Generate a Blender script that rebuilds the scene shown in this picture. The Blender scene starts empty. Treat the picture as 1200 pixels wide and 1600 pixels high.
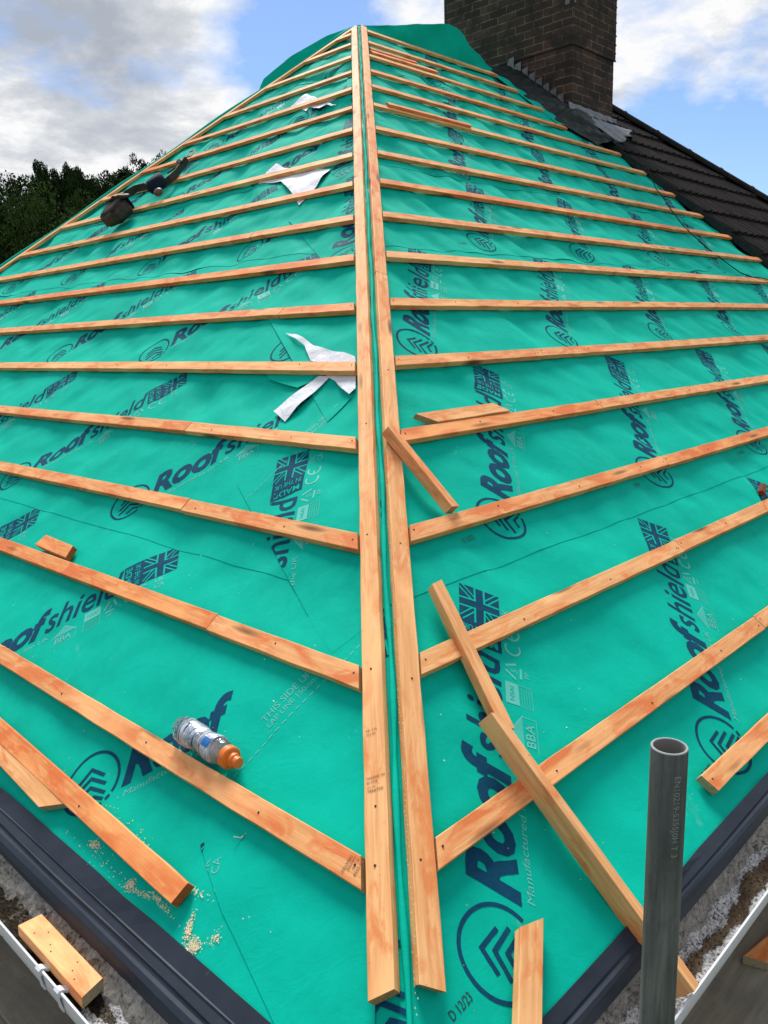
import bpy, bmesh, math, random
import numpy as np
from mathutils import Vector, Matrix
R = math.radians
random.seed(4)
rng = np.random.default_rng(11)
SC = bpy.context.scene
COL = SC.collection

# ------------------------------------------------------------------ camera
PITCH = 0.670175                      # roof pitch, both slopes
CP, SP = math.cos(PITCH), math.sin(PITCH)
cam = bpy.data.cameras.new('camera')
cam_o = bpy.data.objects.new('camera', cam); COL.objects.link(cam_o)
right = Vector((0.69160593, -0.72161515, -0.03086766))
up = Vector((0.17267347, 0.12369292, 0.97718163))
fwd = Vector((0.70133095, 0.68115464, -0.21015055))
m = Matrix((right, up, -fwd)).transposed().to_4x4()
m.translation = Vector((-0.7658, -0.7252, 1.0987))
cam_o.matrix_world = m
cam.sensor_fit = 'VERTICAL'; cam.sensor_height = 36; cam.sensor_width = 27
cam.lens = 36 * 1277.98 / 1600
cam.clip_start = 0.02; cam.clip_end = 3000
SC.camera = cam_o

# ------------------------------------------------------------------ sky and sun
SUN_EL, SUN_AZ = R(52), R(38)         # azimuth measured from +Y towards +X: beyond the roof
w = bpy.data.worlds.new("World"); SC.world = w; w.use_nodes = True
nt = w.node_tree; N = nt.nodes; Lk = nt.links
for n in list(N): N.remove(n)
out = N.new('ShaderNodeOutputWorld'); bg = N.new('ShaderNodeBackground')
sky = N.new('ShaderNodeTexSky'); sky.sky_type = 'NISHITA'; sky.sun_disc = False
sky.sun_elevation = SUN_EL; sky.sun_rotation = SUN_AZ
sky.air_density = 1.0; sky.dust_density = 0.4; sky.ozone_density = 2.5
tc = N.new('ShaderNodeTexCoord')
sep = N.new('ShaderNodeSeparateXYZ'); Lk.new(tc.outputs['Generated'], sep.inputs[0])
def M(op, a, b=None, c=None, clamp=False):
    n = N.new('ShaderNodeMath'); n.operation = op; n.use_clamp = clamp
    for i, v in enumerate((a, b, c)):
        if v is None: continue
        if isinstance(v, (int, float)): n.inputs[i].default_value = v
        else: Lk.new(v, n.inputs[i])
    return n.outputs[0]
den = M('ADD', M('MAXIMUM', sep.outputs['Z'], 0.0), 0.22)
cx = M('DIVIDE', sep.outputs['X'], den); cy = M('DIVIDE', sep.outputs['Y'], den)
comb = N.new('ShaderNodeCombineXYZ'); Lk.new(cx, comb.inputs[0]); Lk.new(cy, comb.inputs[1])
mp = N.new('ShaderNodeMapping'); Lk.new(comb.outputs[0], mp.inputs[0])
mp.inputs['Location'].default_value = (3.1, 1.7, 0.0); mp.inputs['Scale'].default_value = (1.0, 1.0, 1)
def noise(scale, detail, rough, dist=0.0, off=0.0):
    n = N.new('ShaderNodeTexNoise'); n.inputs['Scale'].default_value = scale; n.inputs['Detail'].default_value = detail
    n.inputs['Roughness'].default_value = rough; n.inputs['Distortion'].default_value = dist
    if off:
        a = N.new('ShaderNodeVectorMath'); a.operation = 'ADD'; a.inputs[1].default_value = (off, off * .7, off * .3)
        Lk.new(mp.outputs[0], a.inputs[0]); Lk.new(a.outputs[0], n.inputs['Vector'])
    else: Lk.new(mp.outputs[0], n.inputs['Vector'])
    return n.outputs['Fac']
big = noise(1.7, 13, 0.60, 0.15)
shade = noise(2.6, 12, 0.62, 0.15, 7.3)
nrm = N.new('ShaderNodeVectorMath'); nrm.operation = 'NORMALIZE'; Lk.new(tc.outputs['Generated'], nrm.inputs[0])
def patch(d, kk, amt):                    # a clear or cloudy patch of sky round direction d
    dp_ = N.new('ShaderNodeVectorMath'); dp_.operation = 'DOT_PRODUCT'; Lk.new(nrm.outputs[0], dp_.inputs[0]); dp_.inputs[1].default_value = d
    return M('MULTIPLY', M('POWER', M('MAXIMUM', dp_.outputs['Value'], 0.0), kk), amt)
for d, kk, amt in (((.908, .379, .176), 70, -.17), ((.614, .724, .315), 260, -.17), ((.56, .75, .33), 260, -.10), ((.465, .863, .196), 260, -.15), ((.868, .407, .285), 160, .10),
                   ((.549, .805, .227), 160, .15), ((.414, .865, .284), 60, .08), ((.711, .621, .328), 400, .08), ((.392, .895, .214), 500, .10)):
    big = M('ADD', big, patch(d, kk, amt))
for d, kk, amt in (((.414, .865, .30), 60, -.10), ((.549, .805, .227), 150, .06), ((.392, .895, .214), 500, .12), ((.868, .407, .285), 160, .05)):
    shade = M('ADD', shade, patch(d, kk, amt))
def ramp(fac, stops):
    r = N.new('ShaderNodeValToRGB'); e = r.color_ramp.elements
    while len(e) < len(stops): e.new(0.5)
    for el, (p, c) in zip(e, stops): el.position = p; el.color = (*c, 1) if len(c) == 3 else c
    Lk.new(fac, r.inputs[0]); return r.outputs[0]
mask = ramp(big, [(0.39, (0, 0, 0)), (0.46, (.45, .45, .45)), (0.54, (1, 1, 1))])
ccol = ramp(shade, [(0.28, (.44, .48, .55)), (0.42, (.66, .69, .74)), (0.53, (1.0, 1.0, 1.0))])
cs = N.new('ShaderNodeVectorMath'); cs.operation = 'SCALE'; Lk.new(ccol, cs.inputs[0]); cs.inputs['Scale'].default_value = 7.2
tint = N.new('ShaderNodeMix'); tint.data_type = 'RGBA'; tint.blend_type = 'MULTIPLY'; tint.inputs['Factor'].default_value = 1; Lk.new(sky.outputs[0], tint.inputs['A']); tint.inputs['B'].default_value = (.74, .84, .98, 1)
mx = N.new('ShaderNodeMix'); mx.data_type = 'RGBA'; Lk.new(mask, mx.inputs['Factor']); Lk.new(tint.outputs['Result'], mx.inputs['A']); Lk.new(cs.outputs[0], mx.inputs['B'])
Lk.new(mx.outputs['Result'], bg.inputs['Color']); bg.inputs['Strength'].default_value = 0.092
Lk.new(bg.outputs[0], out.inputs[0])
sun = bpy.data.lights.new('sun', 'SUN'); sun.energy = 3.4; sun.angle = R(22); sun.color = (1.0, .96, .90)
sun_o = bpy.data.objects.new('sun', sun); COL.objects.link(sun_o)
sd = Vector((math.sin(SUN_AZ) * math.cos(SUN_EL), math.cos(SUN_AZ) * math.cos(SUN_EL), math.sin(SUN_EL)))
sun_o.rotation_euler = sd.to_track_quat('Z', 'Y').to_euler()
SC.view_settings.view_transform = 'Standard'; SC.view_settings.look = 'None'
SC.view_settings.exposure = 0.57; SC.view_settings.gamma = 1; SC.view_settings.use_curve_mapping = False

# ------------------------------------------------------------------ materials
def mat(name, rough=.6, spec=.4, col=(.5, .5, .5), metal=0.0):
    m = bpy.data.materials.new(name); m.use_nodes = True
    b = m.node_tree.nodes['Principled BSDF']
    b.inputs['Roughness'].default_value = rough; b.inputs['Specular IOR Level'].default_value = spec
    b.inputs['Base Color'].default_value = (*col, 1); b.inputs['Metallic'].default_value = metal
    return m, m.node_tree, b
class NB:                                                   # small node helper
    def __init__(s, t): s.t = t
    def n(s, typ, **kw):
        x = s.t.nodes.new(typ)
        for k, v in kw.items():
            if k in x.inputs: s.set(x.inputs[k], v)
            else: setattr(x, k, v)
        return x
    def set(s, inp, v):
        if isinstance(v, bpy.types.NodeSocket): s.t.links.new(v, inp)
        elif isinstance(v, tuple) and len(v) == 3 and inp.type == 'RGBA': inp.default_value = (*v, 1)
        else: inp.default_value = v
    def obj(s, scale=(1, 1, 1), rand=0.0):
        tcn = s.n('ShaderNodeTexCoord'); mpn = s.n('ShaderNodeMapping', Scale=scale, Vector=tcn.outputs['Object'])
        if not rand: return mpn.outputs[0]
        oi = s.n('ShaderNodeObjectInfo'); mu = s.n('ShaderNodeMath', operation='MULTIPLY'); s.set(mu.inputs[0], oi.outputs['Random']); mu.inputs[1].default_value = rand
        cb = s.n('ShaderNodeCombineXYZ'); s.set(cb.inputs[0], mu.outputs[0]); s.set(cb.inputs[1], mu.outputs[0]); s.set(cb.inputs[2], mu.outputs[0])
        ad = s.n('ShaderNodeVectorMath', operation='ADD'); s.set(ad.inputs[0], mpn.outputs[0]); s.set(ad.inputs[1], cb.outputs[0])
        return ad.outputs[0]
    def noise(s, vec, scale, detail=4, rough=.5, dist=0.):
        x = s.n('ShaderNodeTexNoise'); s.set(x.inputs['Vector'], vec); x.inputs['Scale'].default_value = scale
        x.inputs['Detail'].default_value = detail; x.inputs['Roughness'].default_value = rough; x.inputs['Distortion'].default_value = dist
        return x.outputs['Fac']
    def ramp(s, fac, stops, interp='LINEAR'):
        r = s.n('ShaderNodeValToRGB'); r.color_ramp.interpolation = interp; e = r.color_ramp.elements
        while len(e) < len(stops): e.new(.5)
        for el, (p, c) in zip(e, stops): el.position = p; el.color = (*c, 1)
        s.set(r.inputs[0], fac); return r.outputs[0]
    def mix(s, f, a, b, mode='MIX'):
        x = s.n('ShaderNodeMix', data_type='RGBA', blend_type=mode)
        s.set(x.inputs['Factor'], f); s.set(x.inputs['A'], a); s.set(x.inputs['B'], b); return x.outputs['Result']
    def bump(s, h, strength, dist, b, normal=None):
        x = s.n('ShaderNodeBump'); s.set(x.inputs['Height'], h); x.inputs['Strength'].default_value = strength; x.inputs['Distance'].default_value = dist
        if normal: s.set(x.inputs['Normal'], normal)
        if b: s.set(b.inputs['Normal'], x.outputs[0])
        return x.outputs[0]

def wood_material(name, light, mid, red, red_pos):
    m, t, b = mat(name, .62, .25); k = NB(t)
    v = k.obj((1, 1, 1), 37.0)
    g = k.n('ShaderNodeMapping', Scale=(1.6, 34, 34), Vector=v).outputs[0]
    grain = k.noise(g, 3.2, 8, .62, .6)
    c = k.ramp(grain, [(.30, tuple(x * .84 for x in mid)), (.46, mid), (.62, light), (.75, tuple(min(1, x * 1.12) for x in light))])
    gm = k.n('ShaderNodeMapping', Scale=(3.0, 9, 9), Vector=v).outputs[0]
    smear = k.noise(gm, 2.1, 5, .62, .9)
    f = k.ramp(smear, [(red_pos, (0, 0, 0)), (red_pos + .13, (.95, .95, .95))])
    c = k.mix(f, c, red)
    pale = k.noise(gm, 1.1, 3, .5, .3)
    f2 = k.ramp(pale, [(.52, (0, 0, 0)), (.68, (.65, .65, .65))]); c = k.mix(f2, c, tuple(min(1, x * 1.18) for x in light))
    kv = k.n('ShaderNodeMapping', Scale=(2.6, 16, 9), Vector=v).outputs[0]
    vo = k.n('ShaderNodeTexVoronoi'); k.set(vo.inputs['Vector'], kv); vo.inputs['Scale'].default_value = 1.0
    kf = k.ramp(vo.outputs['Distance'], [(.06, (1, 1, 1)), (.13, (.6, .6, .6)), (.20, (0, 0, 0))])
    c = k.mix(kf, c, (.20, .075, .025))
    sp = k.noise(v, 160, 2, .5); f3 = k.ramp(sp, [(.72, (0, 0, 0)), (.78, (.7, .7, .7))]); c = k.mix(f3, c, (.12, .06, .03))
    k.set(b.inputs['Base Color'], c)
    k.bump(grain, .35, .002, b)
    return m
WOOD = wood_material('treated_softwood', (.83, .42, .172), (.75, .325, .118), (.70, .185, .052), .47)
WOOD_PALE = wood_material('fresh_softwood', (.86, .465, .200), (.78, .37, .142), (.73, .235, .07), .50)
WOOD_RED = wood_material('stained_softwood', (.82, .365, .125), (.74, .275, .085), (.70, .165, .042), .43)
m, t, b = mat('end_grain', .8, .15); k = NB(t); v = k.obj((1, 1, 1), 9.)
k.set(b.inputs['Base Color'], k.ramp(k.noise(v, 90, 4, .6, 2), [(.35, (.34, .17, .07)), (.65, (.50, .29, .13))])); END = m
m, t, b = mat('end_grain_grey', .85, .1); k = NB(t); v = k.obj((1, 9, 9), 9.)
k.set(b.inputs['Base Color'], k.ramp(k.noise(v, 30, 4, .6, 1), [(.35, (.24, .20, .12)), (.65, (.42, .36, .22))])); END_GREY = m
m, t, b = mat('end_grain_red', .8, .1); k = NB(t); v = k.obj((1, 9, 9), 9.)
k.set(b.inputs['Base Color'], k.ramp(k.noise(v, 40, 4, .6, 1), [(.35, (.24, .05, .015)), (.65, (.46, .13, .04))])); END_RED = m

m, t, b = mat('green_underlay', .78, .05); k = NB(t); v = k.obj()
n1 = k.noise(v, 2.2, 5, .6, .3); n2 = k.noise(v, 26, 3, .6)
c = k.ramp(n1, [(.3, (.0005, .365, .262)), (.7, (.001, .460, .335))])
c = k.mix(k.ramp(n2, [(.35, (0, 0, 0)), (.7, (.35, .35, .35))]), c, (.002, .49, .365))
dz = k.noise(v, 5.5, 9, .78, .8)
c = k.mix(k.ramp(dz, [(.63, (0, 0, 0)), (.75, (.30, .30, .30))]), c, (.28, .50, .38))
bt_ = k.noise(k.n('ShaderNodeMapping', Scale=(7, 7, 7), Rotation=(.4, .2, .9), Vector=v).outputs[0], 1.0, 10, .85, 2.2)
c = k.mix(k.ramp(bt_, [(.635, (0, 0, 0)), (.70, (.42, .42, .42))]), c, (.03, .20, .14))
k.set(b.inputs['Base Color'], c)
fine = k.noise(v, 420, 2, .5); nb = k.bump(fine, .18, .0006, None); cr = k.noise(v, 11, 7, .62, 1.1); n3 = k.bump(cr, .20, .008, None, nb)
wvv = k.n('ShaderNodeMapping', Scale=(1, 1, 1), Rotation=(0, 0, R(38)), Vector=v).outputs[0]; cz = k.noise(k.n('ShaderNodeMapping', Scale=(2.2, 9, 9), Vector=wvv).outputs[0], 1.5, 5, .6, 1.4); k.bump(k.ramp(cz, [(.44, (0, 0, 0)), (.50, (1, 1, 1)), (.56, (0, 0, 0))]), .045, .004, b, n3)
MEM = m
m, t, b = mat('white_underside', .6, .3); k = NB(t); v = k.obj()
k.set(b.inputs['Base Color'], k.ramp(k.noise(v, 9, 4, .6), [(.3, (.58, .60, .65)), (.7, (.78, .79, .82))])); k.bump(k.noise(v, 16, 5, .6, 1.2), .6, .012, b); WHITE_MEM = m
m, t, b = mat('navy_print', .7, .08); k = NB(t); v = k.obj()
k.set(b.inputs['Base Color'], k.ramp(k.noise(v, 60, 6, .75, .4), [(.35, (.003, .045, .100)), (.60, (.004, .062, .118)), (.80, (.003, .13, .15))])); NAVY = m
PALE = mat('pale_print', .6, .3, (.10, .50, .42))[0]
PALER = mat('pale_panel_print', .6, .3, (.045, .45, .36))[0]
BLACKINK = mat('dark_stamp_ink', .7, .2, (.02, .05, .06))[0]
STAMP = mat('brown_stamp_ink', .8, .1, (.20, .11, .06))[0]

m, t, b = mat('black_plastic', .50, .28); k = NB(t); v = k.obj()
c = k.ramp(k.noise(v, 7, 6, .65), [(.3, (.012, .018, .030)), (.7, (.022, .031, .048))])
c = k.mix(k.ramp(k.noise(v, 60, 5, .7, 1.5), [(.66, (0, 0, 0)), (.74, (.35, .35, .35))]), c, (.10, .11, .12))
k.set(b.inputs['Base Color'], c); k.bump(k.noise(v, 22, 4, .6), .25, .003, b); TRAY = m
m, t, b = mat('old_mortar', .95, .1); k = NB(t); v = k.obj()
nn = k.noise(v, 48, 10, .82, .9)
c = k.ramp(nn, [(.38, (.03, .027, .022)), (.44, (.32, .295, .25)), (.60, (.62, .58, .52))])
c = k.mix(k.ramp(k.noise(v, 90, 4, .7), [(.6, (0, 0, 0)), (.66, (.8, .8, .8))]), c, (.03, .028, .02))
k.set(b.inputs['Base Color'], c); k.bump(nn, 1.0, .02, b); MORTAR = m
def debris_mat(name, a, bcol, ccol, thr):
    m, t, b = mat(name, .95, .1); k = NB(t); v = k.obj()
    f = k.noise(v, 150, 5, .75); c = k.ramp(f, [(.40, tuple(x * .12 for x in a)), (.47, a), (.62, bcol)])
    st = k.mapping = k.noise(v, 7.0, 4, .6, .5)
    c = k.mix(k.ramp(st, [(thr, (0, 0, 0)), (thr + .05, (1, 1, 1))]), c, ccol)
    k.set(b.inputs['Base Color'], c); k.bump(f, 1.0, .006, b); return m
LIME = debris_mat('lime_grit', (.48, .47, .46), (.74, .73, .72), (.20, .15, .10), .62)
SILT = debris_mat('brown_silt', (.13, .09, .055), (.19, .135, .085), (.10, .07, .045), .5)
SOIL = debris_mat('gutter_soil', (.06, .05, .035), (.22, .19, .14), (.035, .028, .018), .50)
WHITEP = mat('white_upvc', .35, .5, (.62, .64, .68))[0]
m, t, b = mat('galvanised_steel', .48, .5, metal=.35); k = NB(t); v = k.obj((1, 1, .35))
nn = k.noise(v, 16, 7, .7, .4); v2 = k.obj((1, 1, .05)); ss = k.noise(v2, 90, 6, .7)
c = k.ramp(nn, [(.3, (.060, .068, .062)), (.5, (.11, .122, .112)), (.7, (.17, .182, .168))]); c = k.mix(k.ramp(ss, [(.42, (.65, .65, .65)), (.58, (0, 0, 0))]), c, (.045, .052, .048)); c = k.mix(k.ramp(k.noise(k.obj(), 75, 4, .7), [(.66, (0, 0, 0)), (.72, (.7, .7, .7))]), c, (.03, .035, .03))
k.set(b.inputs['Base Color'], c)
k.set(b.inputs['Roughness'], k.ramp(k.noise(v, 30, 4, .6), [(.3, (.42, .42, .42)), (.7, (.66, .66, .66))]))
k.bump(nn, .15, .002, b); STEEL = m
STEEL_IN = mat('pipe_inside', .8, .2, (.17, .165, .145))[0]
STEEL_EDGE = mat('cut_steel', .4, .5, (.30, .32, .32), .6)[0]
STEEL_MARK = mat('embossed_mark', .45, .5, (.26, .29, .28), .3)[0]
NAIL = mat('nail_head', .4, .5, (.05, .045, .04), .6)[0]
NAIL_LIGHT = mat('bright_nail', .3, .5, (.6, .6, .6), .8)[0]
SAW = mat('sawdust_flakes', .9, .1, (.82, .70, .46))[0]

m, t, b = mat('dark_brick', .92, .12); k = NB(t)
tcn = k.n('ShaderNodeTexCoord'); sx = k.n('ShaderNodeSeparateXYZ'); k.set(sx.inputs[0], tcn.outputs['Object'])
ad = k.n('ShaderNodeMath', operation='ADD'); k.set(ad.inputs[0], sx.outputs[0]); k.set(ad.inputs[1], sx.outputs[1])
cb = k.n('ShaderNodeCombineXYZ'); k.set(cb.inputs[0], ad.outputs[0]); k.set(cb.inputs[1], sx.outputs[2])
vj = k.n('ShaderNodeVectorMath', operation='ADD'); k.set(vj.inputs[0], cb.outputs[0])
nz = k.n('ShaderNodeTexNoise'); k.set(nz.inputs['Vector'], cb.outputs[0]); nz.inputs['Scale'].default_value = 22
sc_ = k.n('ShaderNodeVectorMath', operation='SCALE'); k.set(sc_.inputs[0], nz.outputs['Color']); sc_.inputs['Scale'].default_value = .020
k.set(vj.inputs[1], sc_.outputs[0])
br = k.n('ShaderNodeTexBrick'); k.set(br.inputs['Vector'], vj.outputs[0])
br.inputs['Scale'].default_value = 1.0; br.inputs['Brick Width'].default_value = .225; br.inputs['Row Height'].default_value = .075
br.inputs['Mortar Size'].default_value = .0055; br.inputs['Mortar Smooth'].default_value = .25; br.inputs['Bias'].default_value = -.1
br.inputs['Color1'].default_value = (.052, .034, .027, 1); br.inputs['Color2'].default_value = (.112, .064, .048, 1); br.inputs['Mortar'].default_value = (.17, .155, .13, 1)
st = k.noise(cb.outputs[0], 5, 8, .7, .4)
c = k.mix(k.ramp(st, [(.40, (0, 0, 0)), (.60, (.85, .85, .85))]), br.outputs['Color'], (.030, .027, .024))  # random darker stains mixed over the dark brick tones
li = k.noise(cb.outputs[0], 9, 6, .7)
c = k.mix(k.ramp(li, [(.60, (0, 0, 0)), (.70, (.35, .35, .35))]), c, (.11, .115, .075))
k.set(b.inputs['Base Color'], c)
iv = k.n('ShaderNodeMath', operation='SUBTRACT'); iv.inputs[0].default_value = 1; k.set(iv.inputs[1], br.outputs['Fac'])
nb = k.bump(iv.outputs[0], .9, .008, None); k.bump(k.noise(cb.outputs[0], 60, 6, .7), .6, .005, b, nb); BRICK = m
m, t, b = mat('concrete_tile', .95, .08); k = NB(t); v = k.obj()
c = k.ramp(k.noise(v, 5, 8, .7, .3), [(.3, (.010, .0085, .009)), (.7, (.030, .025, .025))])
c = k.mix(k.ramp(k.noise(v, 30, 5, .7), [(.62, (0, 0, 0)), (.72, (.4, .4, .4))]), c, (.055, .048, .042))
k.set(b.inputs['Base Color'], c); k.bump(k.noise(v, 160, 4, .7), .5, .003, b); TILE = m
m, t, b = mat('lead', .55, .4, metal=.3); k = NB(t); v = k.obj()
k.set(b.inputs['Base Color'], k.ramp(k.noise(v, 14, 6, .7, .5), [(.3, (.10, .11, .125)), (.7, (.24, .25, .27))])); k.bump(k.noise(v, 18, 4, .6), .5, .01, b); LEAD = m
m, t, b = mat('pale_lead', .6, .4, metal=.1); k = NB(t); v = k.obj()
k.set(b.inputs['Base Color'], k.ramp(k.noise(v, 20, 6, .7, .5), [(.3, (.09, .09, .095)), (.7, (.20, .20, .20))])); LEAD_PALE = m
m, t, b = mat('old_black_felt', .6, .3); k = NB(t); v = k.obj()
k.set(b.inputs['Base Color'], k.ramp(k.noise(v, 9, 6, .7, .5), [(.3, (.004, .008, .008)), (.7, (.018, .026, .026))])); k.bump(k.noise(v, 12, 5, .6), .6, .02, b); FELT = m
FELT_GREEN = mat('dark_green_edge', .6, .3, (.004, .10, .075))[0]
WIRE = mat('black_cable', .8, .08, (.008, .008, .010))[0]
m, t, b = mat('brown_leather', .6, .3); k = NB(t); v = k.obj()
k.set(b.inputs['Base Color'], k.ramp(k.noise(v, 22, 6, .7, .5), [(.3, (.022, .017, .013)), (.7, (.065, .05, .038))])); k.bump(k.noise(v, 60, 4, .6), .4, .004, b); LEATHER = m
NAVYCLOTH = mat('navy_canvas', .8, .2, (.008, .014, .032))[0]
MAROON = mat('red_brown_plastic', .5, .4, (.12, .055, .045))[0]
CHROME = mat('chrome', .25, .5, (.6, .6, .62), .9)[0]
m, t, b = mat('clear_plastic', .08, .5, (.93, .97, .97)); b.inputs['Transmission Weight'].default_value = .93; b.inputs['IOR'].default_value = 1.25
k = NB(t); k.bump(k.noise(k.obj((1, 1, .5)), 28, 3, .5, 1.0), .6, .01, b); CLEAR = m
m, t, b = mat('silver_label', .28, .5, metal=.25); k = NB(t); v = k.obj((1, 1, 1))
c = k.ramp(k.noise(k.n('ShaderNodeMapping', Scale=(9, 9, 60), Vector=v).outputs[0], 1.6, 3, .6, .8), [(.36, (.05, .07, .11)), (.48, (.30, .34, .40)), (.62, (.62, .65, .70))], 'EASE')
k.set(b.inputs['Base Color'], c); k.bump(k.noise(v, 34, 3, .5, 1.2), .7, .008, b); LABEL = m
BLUE = mat('blue_print', .4, .5, (.005, .13, .42))[0]
ORANGE = mat('orange_plastic', .38, .5, (.72, .16, .01))[0]
m, t, b = mat('scaffold_plank', .9, .15); k = NB(t); v = k.obj((1, 1, 1), 13.)
c = k.ramp(k.noise(k.n('ShaderNodeMapping', Scale=(2, 20, 20), Vector=v).outputs[0], 2, 8, .7, .4), [(.3, (.20, .18, .135)), (.7, (.34, .31, .24))])
c = k.mix(k.ramp(k.noise(v, 5, 6, .7), [(.5, (0, 0, 0)), (.7, (.6, .6, .6))]), c, (.17, .168, .14))
k.set(b.inputs['Base Color'], c); k.bump(k.noise(v, 50, 6, .7), .4, .004, b); PLANK = m
m, t, b = mat('house_brick', .9, .15); k = NB(t)
tcn = k.n('ShaderNodeTexCoord'); sx = k.n('ShaderNodeSeparateXYZ'); k.set(sx.inputs[0], tcn.outputs['Object'])
ad = k.n('ShaderNodeMath', operation='ADD'); k.set(ad.inputs[0], sx.outputs[0]); k.set(ad.inputs[1], sx.outputs[1])
cb = k.n('ShaderNodeCombineXYZ'); k.set(cb.inputs[0], ad.outputs[0]); k.set(cb.inputs[1], sx.outputs[2])
br = k.n('ShaderNodeTexBrick'); k.set(br.inputs['Vector'], cb.outputs[0]); br.inputs['Scale'].default_value = 1
br.inputs['Brick Width'].default_value = .225; br.inputs['Row Height'].default_value = .075; br.inputs['Mortar Size'].default_value = .006
br.inputs['Color1'].default_value = (.22, .09, .055, 1); br.inputs['Color2'].default_value = (.30, .13, .08, 1); br.inputs['Mortar'].default_value = (.32, .30, .26, 1)
k.set(b.inputs['Base Color'], br.outputs['Color']); HBRICK = m
m, t, b = mat('brown_roof_tiles', .9, .2); k = NB(t); v = k.obj()
wv = k.n('ShaderNodeTexWave'); wv.bands_direction = 'Z'; k.set(wv.inputs['Vector'], v); wv.inputs['Scale'].default_value = 1.6; wv.inputs['Distortion'].default_value = .3
k.set(b.inputs['Base Color'], k.mix(wv.outputs['Fac'], (.055, .030, .024), (.13, .07, .055))); k.bump(wv.outputs['Fac'], .6, .03, b); FARROOF = m
m, t, b = mat('grass', .95, .1); k = NB(t); v = k.obj()
k.set(b.inputs['Base Color'], k.ramp(k.noise(v, .35, 9, .75), [(.3, (.03, .055, .015)), (.7, (.075, .11, .03))])); GRASS = m
def leaf_material(name, a, bcol):
    m, t, b = mat(name, .9, .03); k = NB(t); v = k.obj((1, 1, 1), 5.)
    n = k.noise(v, 1.1, 5, .7); g = k.n('ShaderNodeNewGeometry')
    mxn = k.n('ShaderNodeMath', operation='ADD'); k.set(mxn.inputs[0], n); 
    mm = k.n('ShaderNodeMath', operation='MULTIPLY_ADD'); k.set(mm.inputs[0], g.outputs['Random Per Island']); mm.inputs[1].default_value = .5; mm.inputs[2].default_value = -.25
    k.set(mxn.inputs[1], mm.outputs[0])
    k.set(b.inputs['Base Color'], k.ramp(mxn.outputs[0], [(.25, a), (.75, bcol)])); return m
LEAF = leaf_material('dark_leaves', (.010, .022, .008), (.034, .060, .018))
LEAF2 = leaf_material('mid_leaves', (.020, .044, .010), (.062, .105, .024))
BARK = mat('bark', .9, .1, (.06, .045, .032))[0]

# ------------------------------------------------------------------ helpers
def mesh_obj(name, verts, faces, mats, parent=None, mi=None, smooth=False, loc=None):
    me = bpy.data.meshes.new(name)
    me.from_pydata([tuple(v) for v in verts], [], [tuple(f) for f in faces])
    for mm_ in (mats if isinstance(mats, (list, tuple)) else [mats]): me.materials.append(mm_)
    if mi is not None: me.polygons.foreach_set('material_index', mi)
    if smooth: me.polygons.foreach_set('use_smooth', [True] * len(me.polygons))
    me.update()
    o = bpy.data.objects.new(name, me); COL.objects.link(o)
    if parent: o.parent = parent
    if loc is not None: o.location = loc
    return o
def bm_obj(name, bm, mats, parent=None, smooth=False):
    me = bpy.data.meshes.new(name); bm.to_mesh(me); bm.free()
    for mm_ in (mats if isinstance(mats, (list, tuple)) else [mats]): me.materials.append(mm_)
    if smooth: me.polygons.foreach_set('use_smooth', [True] * len(me.polygons))
    o = bpy.data.objects.new(name, me); COL.objects.link(o)
    if parent: o.parent = parent
    return o
def empty(name, loc=(0, 0, 0)):
    o = bpy.data.objects.new(name, None); COL.objects.link(o); o.location = loc; o.empty_display_size = .1; return o
def tag(o, label=None, cat=None, group=None, kind=None):
    if label: o['label'] = label
    if cat: o['category'] = cat
    if group: o['group'] = group
    if kind: o['kind'] = kind
    return o
def box_bm(bm, x0, x1, y0, y1, z0, z1, mat_i=0):
    vs = [bm.verts.new((x, y, z)) for x in (x0, x1) for y in (y0, y1) for z in (z0, z1)]
    for f in ((0, 1, 3, 2), (4, 6, 7, 5), (0, 4, 5, 1), (2, 3, 7, 6), (0, 2, 6, 4), (1, 5, 7, 3)):
        fc = bm.faces.new([vs[i] for i in f]); fc.material_index = mat_i
    return vs
def tube(bm, pts, rad, n=8, cap=True, mat_i=0):
    pts = [Vector(p) for p in pts]; rads = rad if isinstance(rad, (list, tuple)) else [rad] * len(pts)
    rings = []
    for i, p in enumerate(pts):
        d = (pts[min(i + 1, len(pts) - 1)] - pts[max(i - 1, 0)]).normalized()
        a = d.orthogonal().normalized() if abs(d.z) > .9 else d.cross(Vector((0, 0, 1))).normalized(); c = d.cross(a)
        rings.append([bm.verts.new(p + (a * math.cos(2 * math.pi * j / n) + c * math.sin(2 * math.pi * j / n)) * rads[i]) for j in range(n)])
    for r0, r1 in zip(rings, rings[1:]):
        for j in range(n):
            f = bm.faces.new([r0[j], r0[(j + 1) % n], r1[(j + 1) % n], r1[j]]); f.material_index = mat_i
    if cap:
        for r in (rings[0][::-1], rings[-1]): f = bm.faces.new(r); f.material_index = mat_i
    return rings
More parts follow.
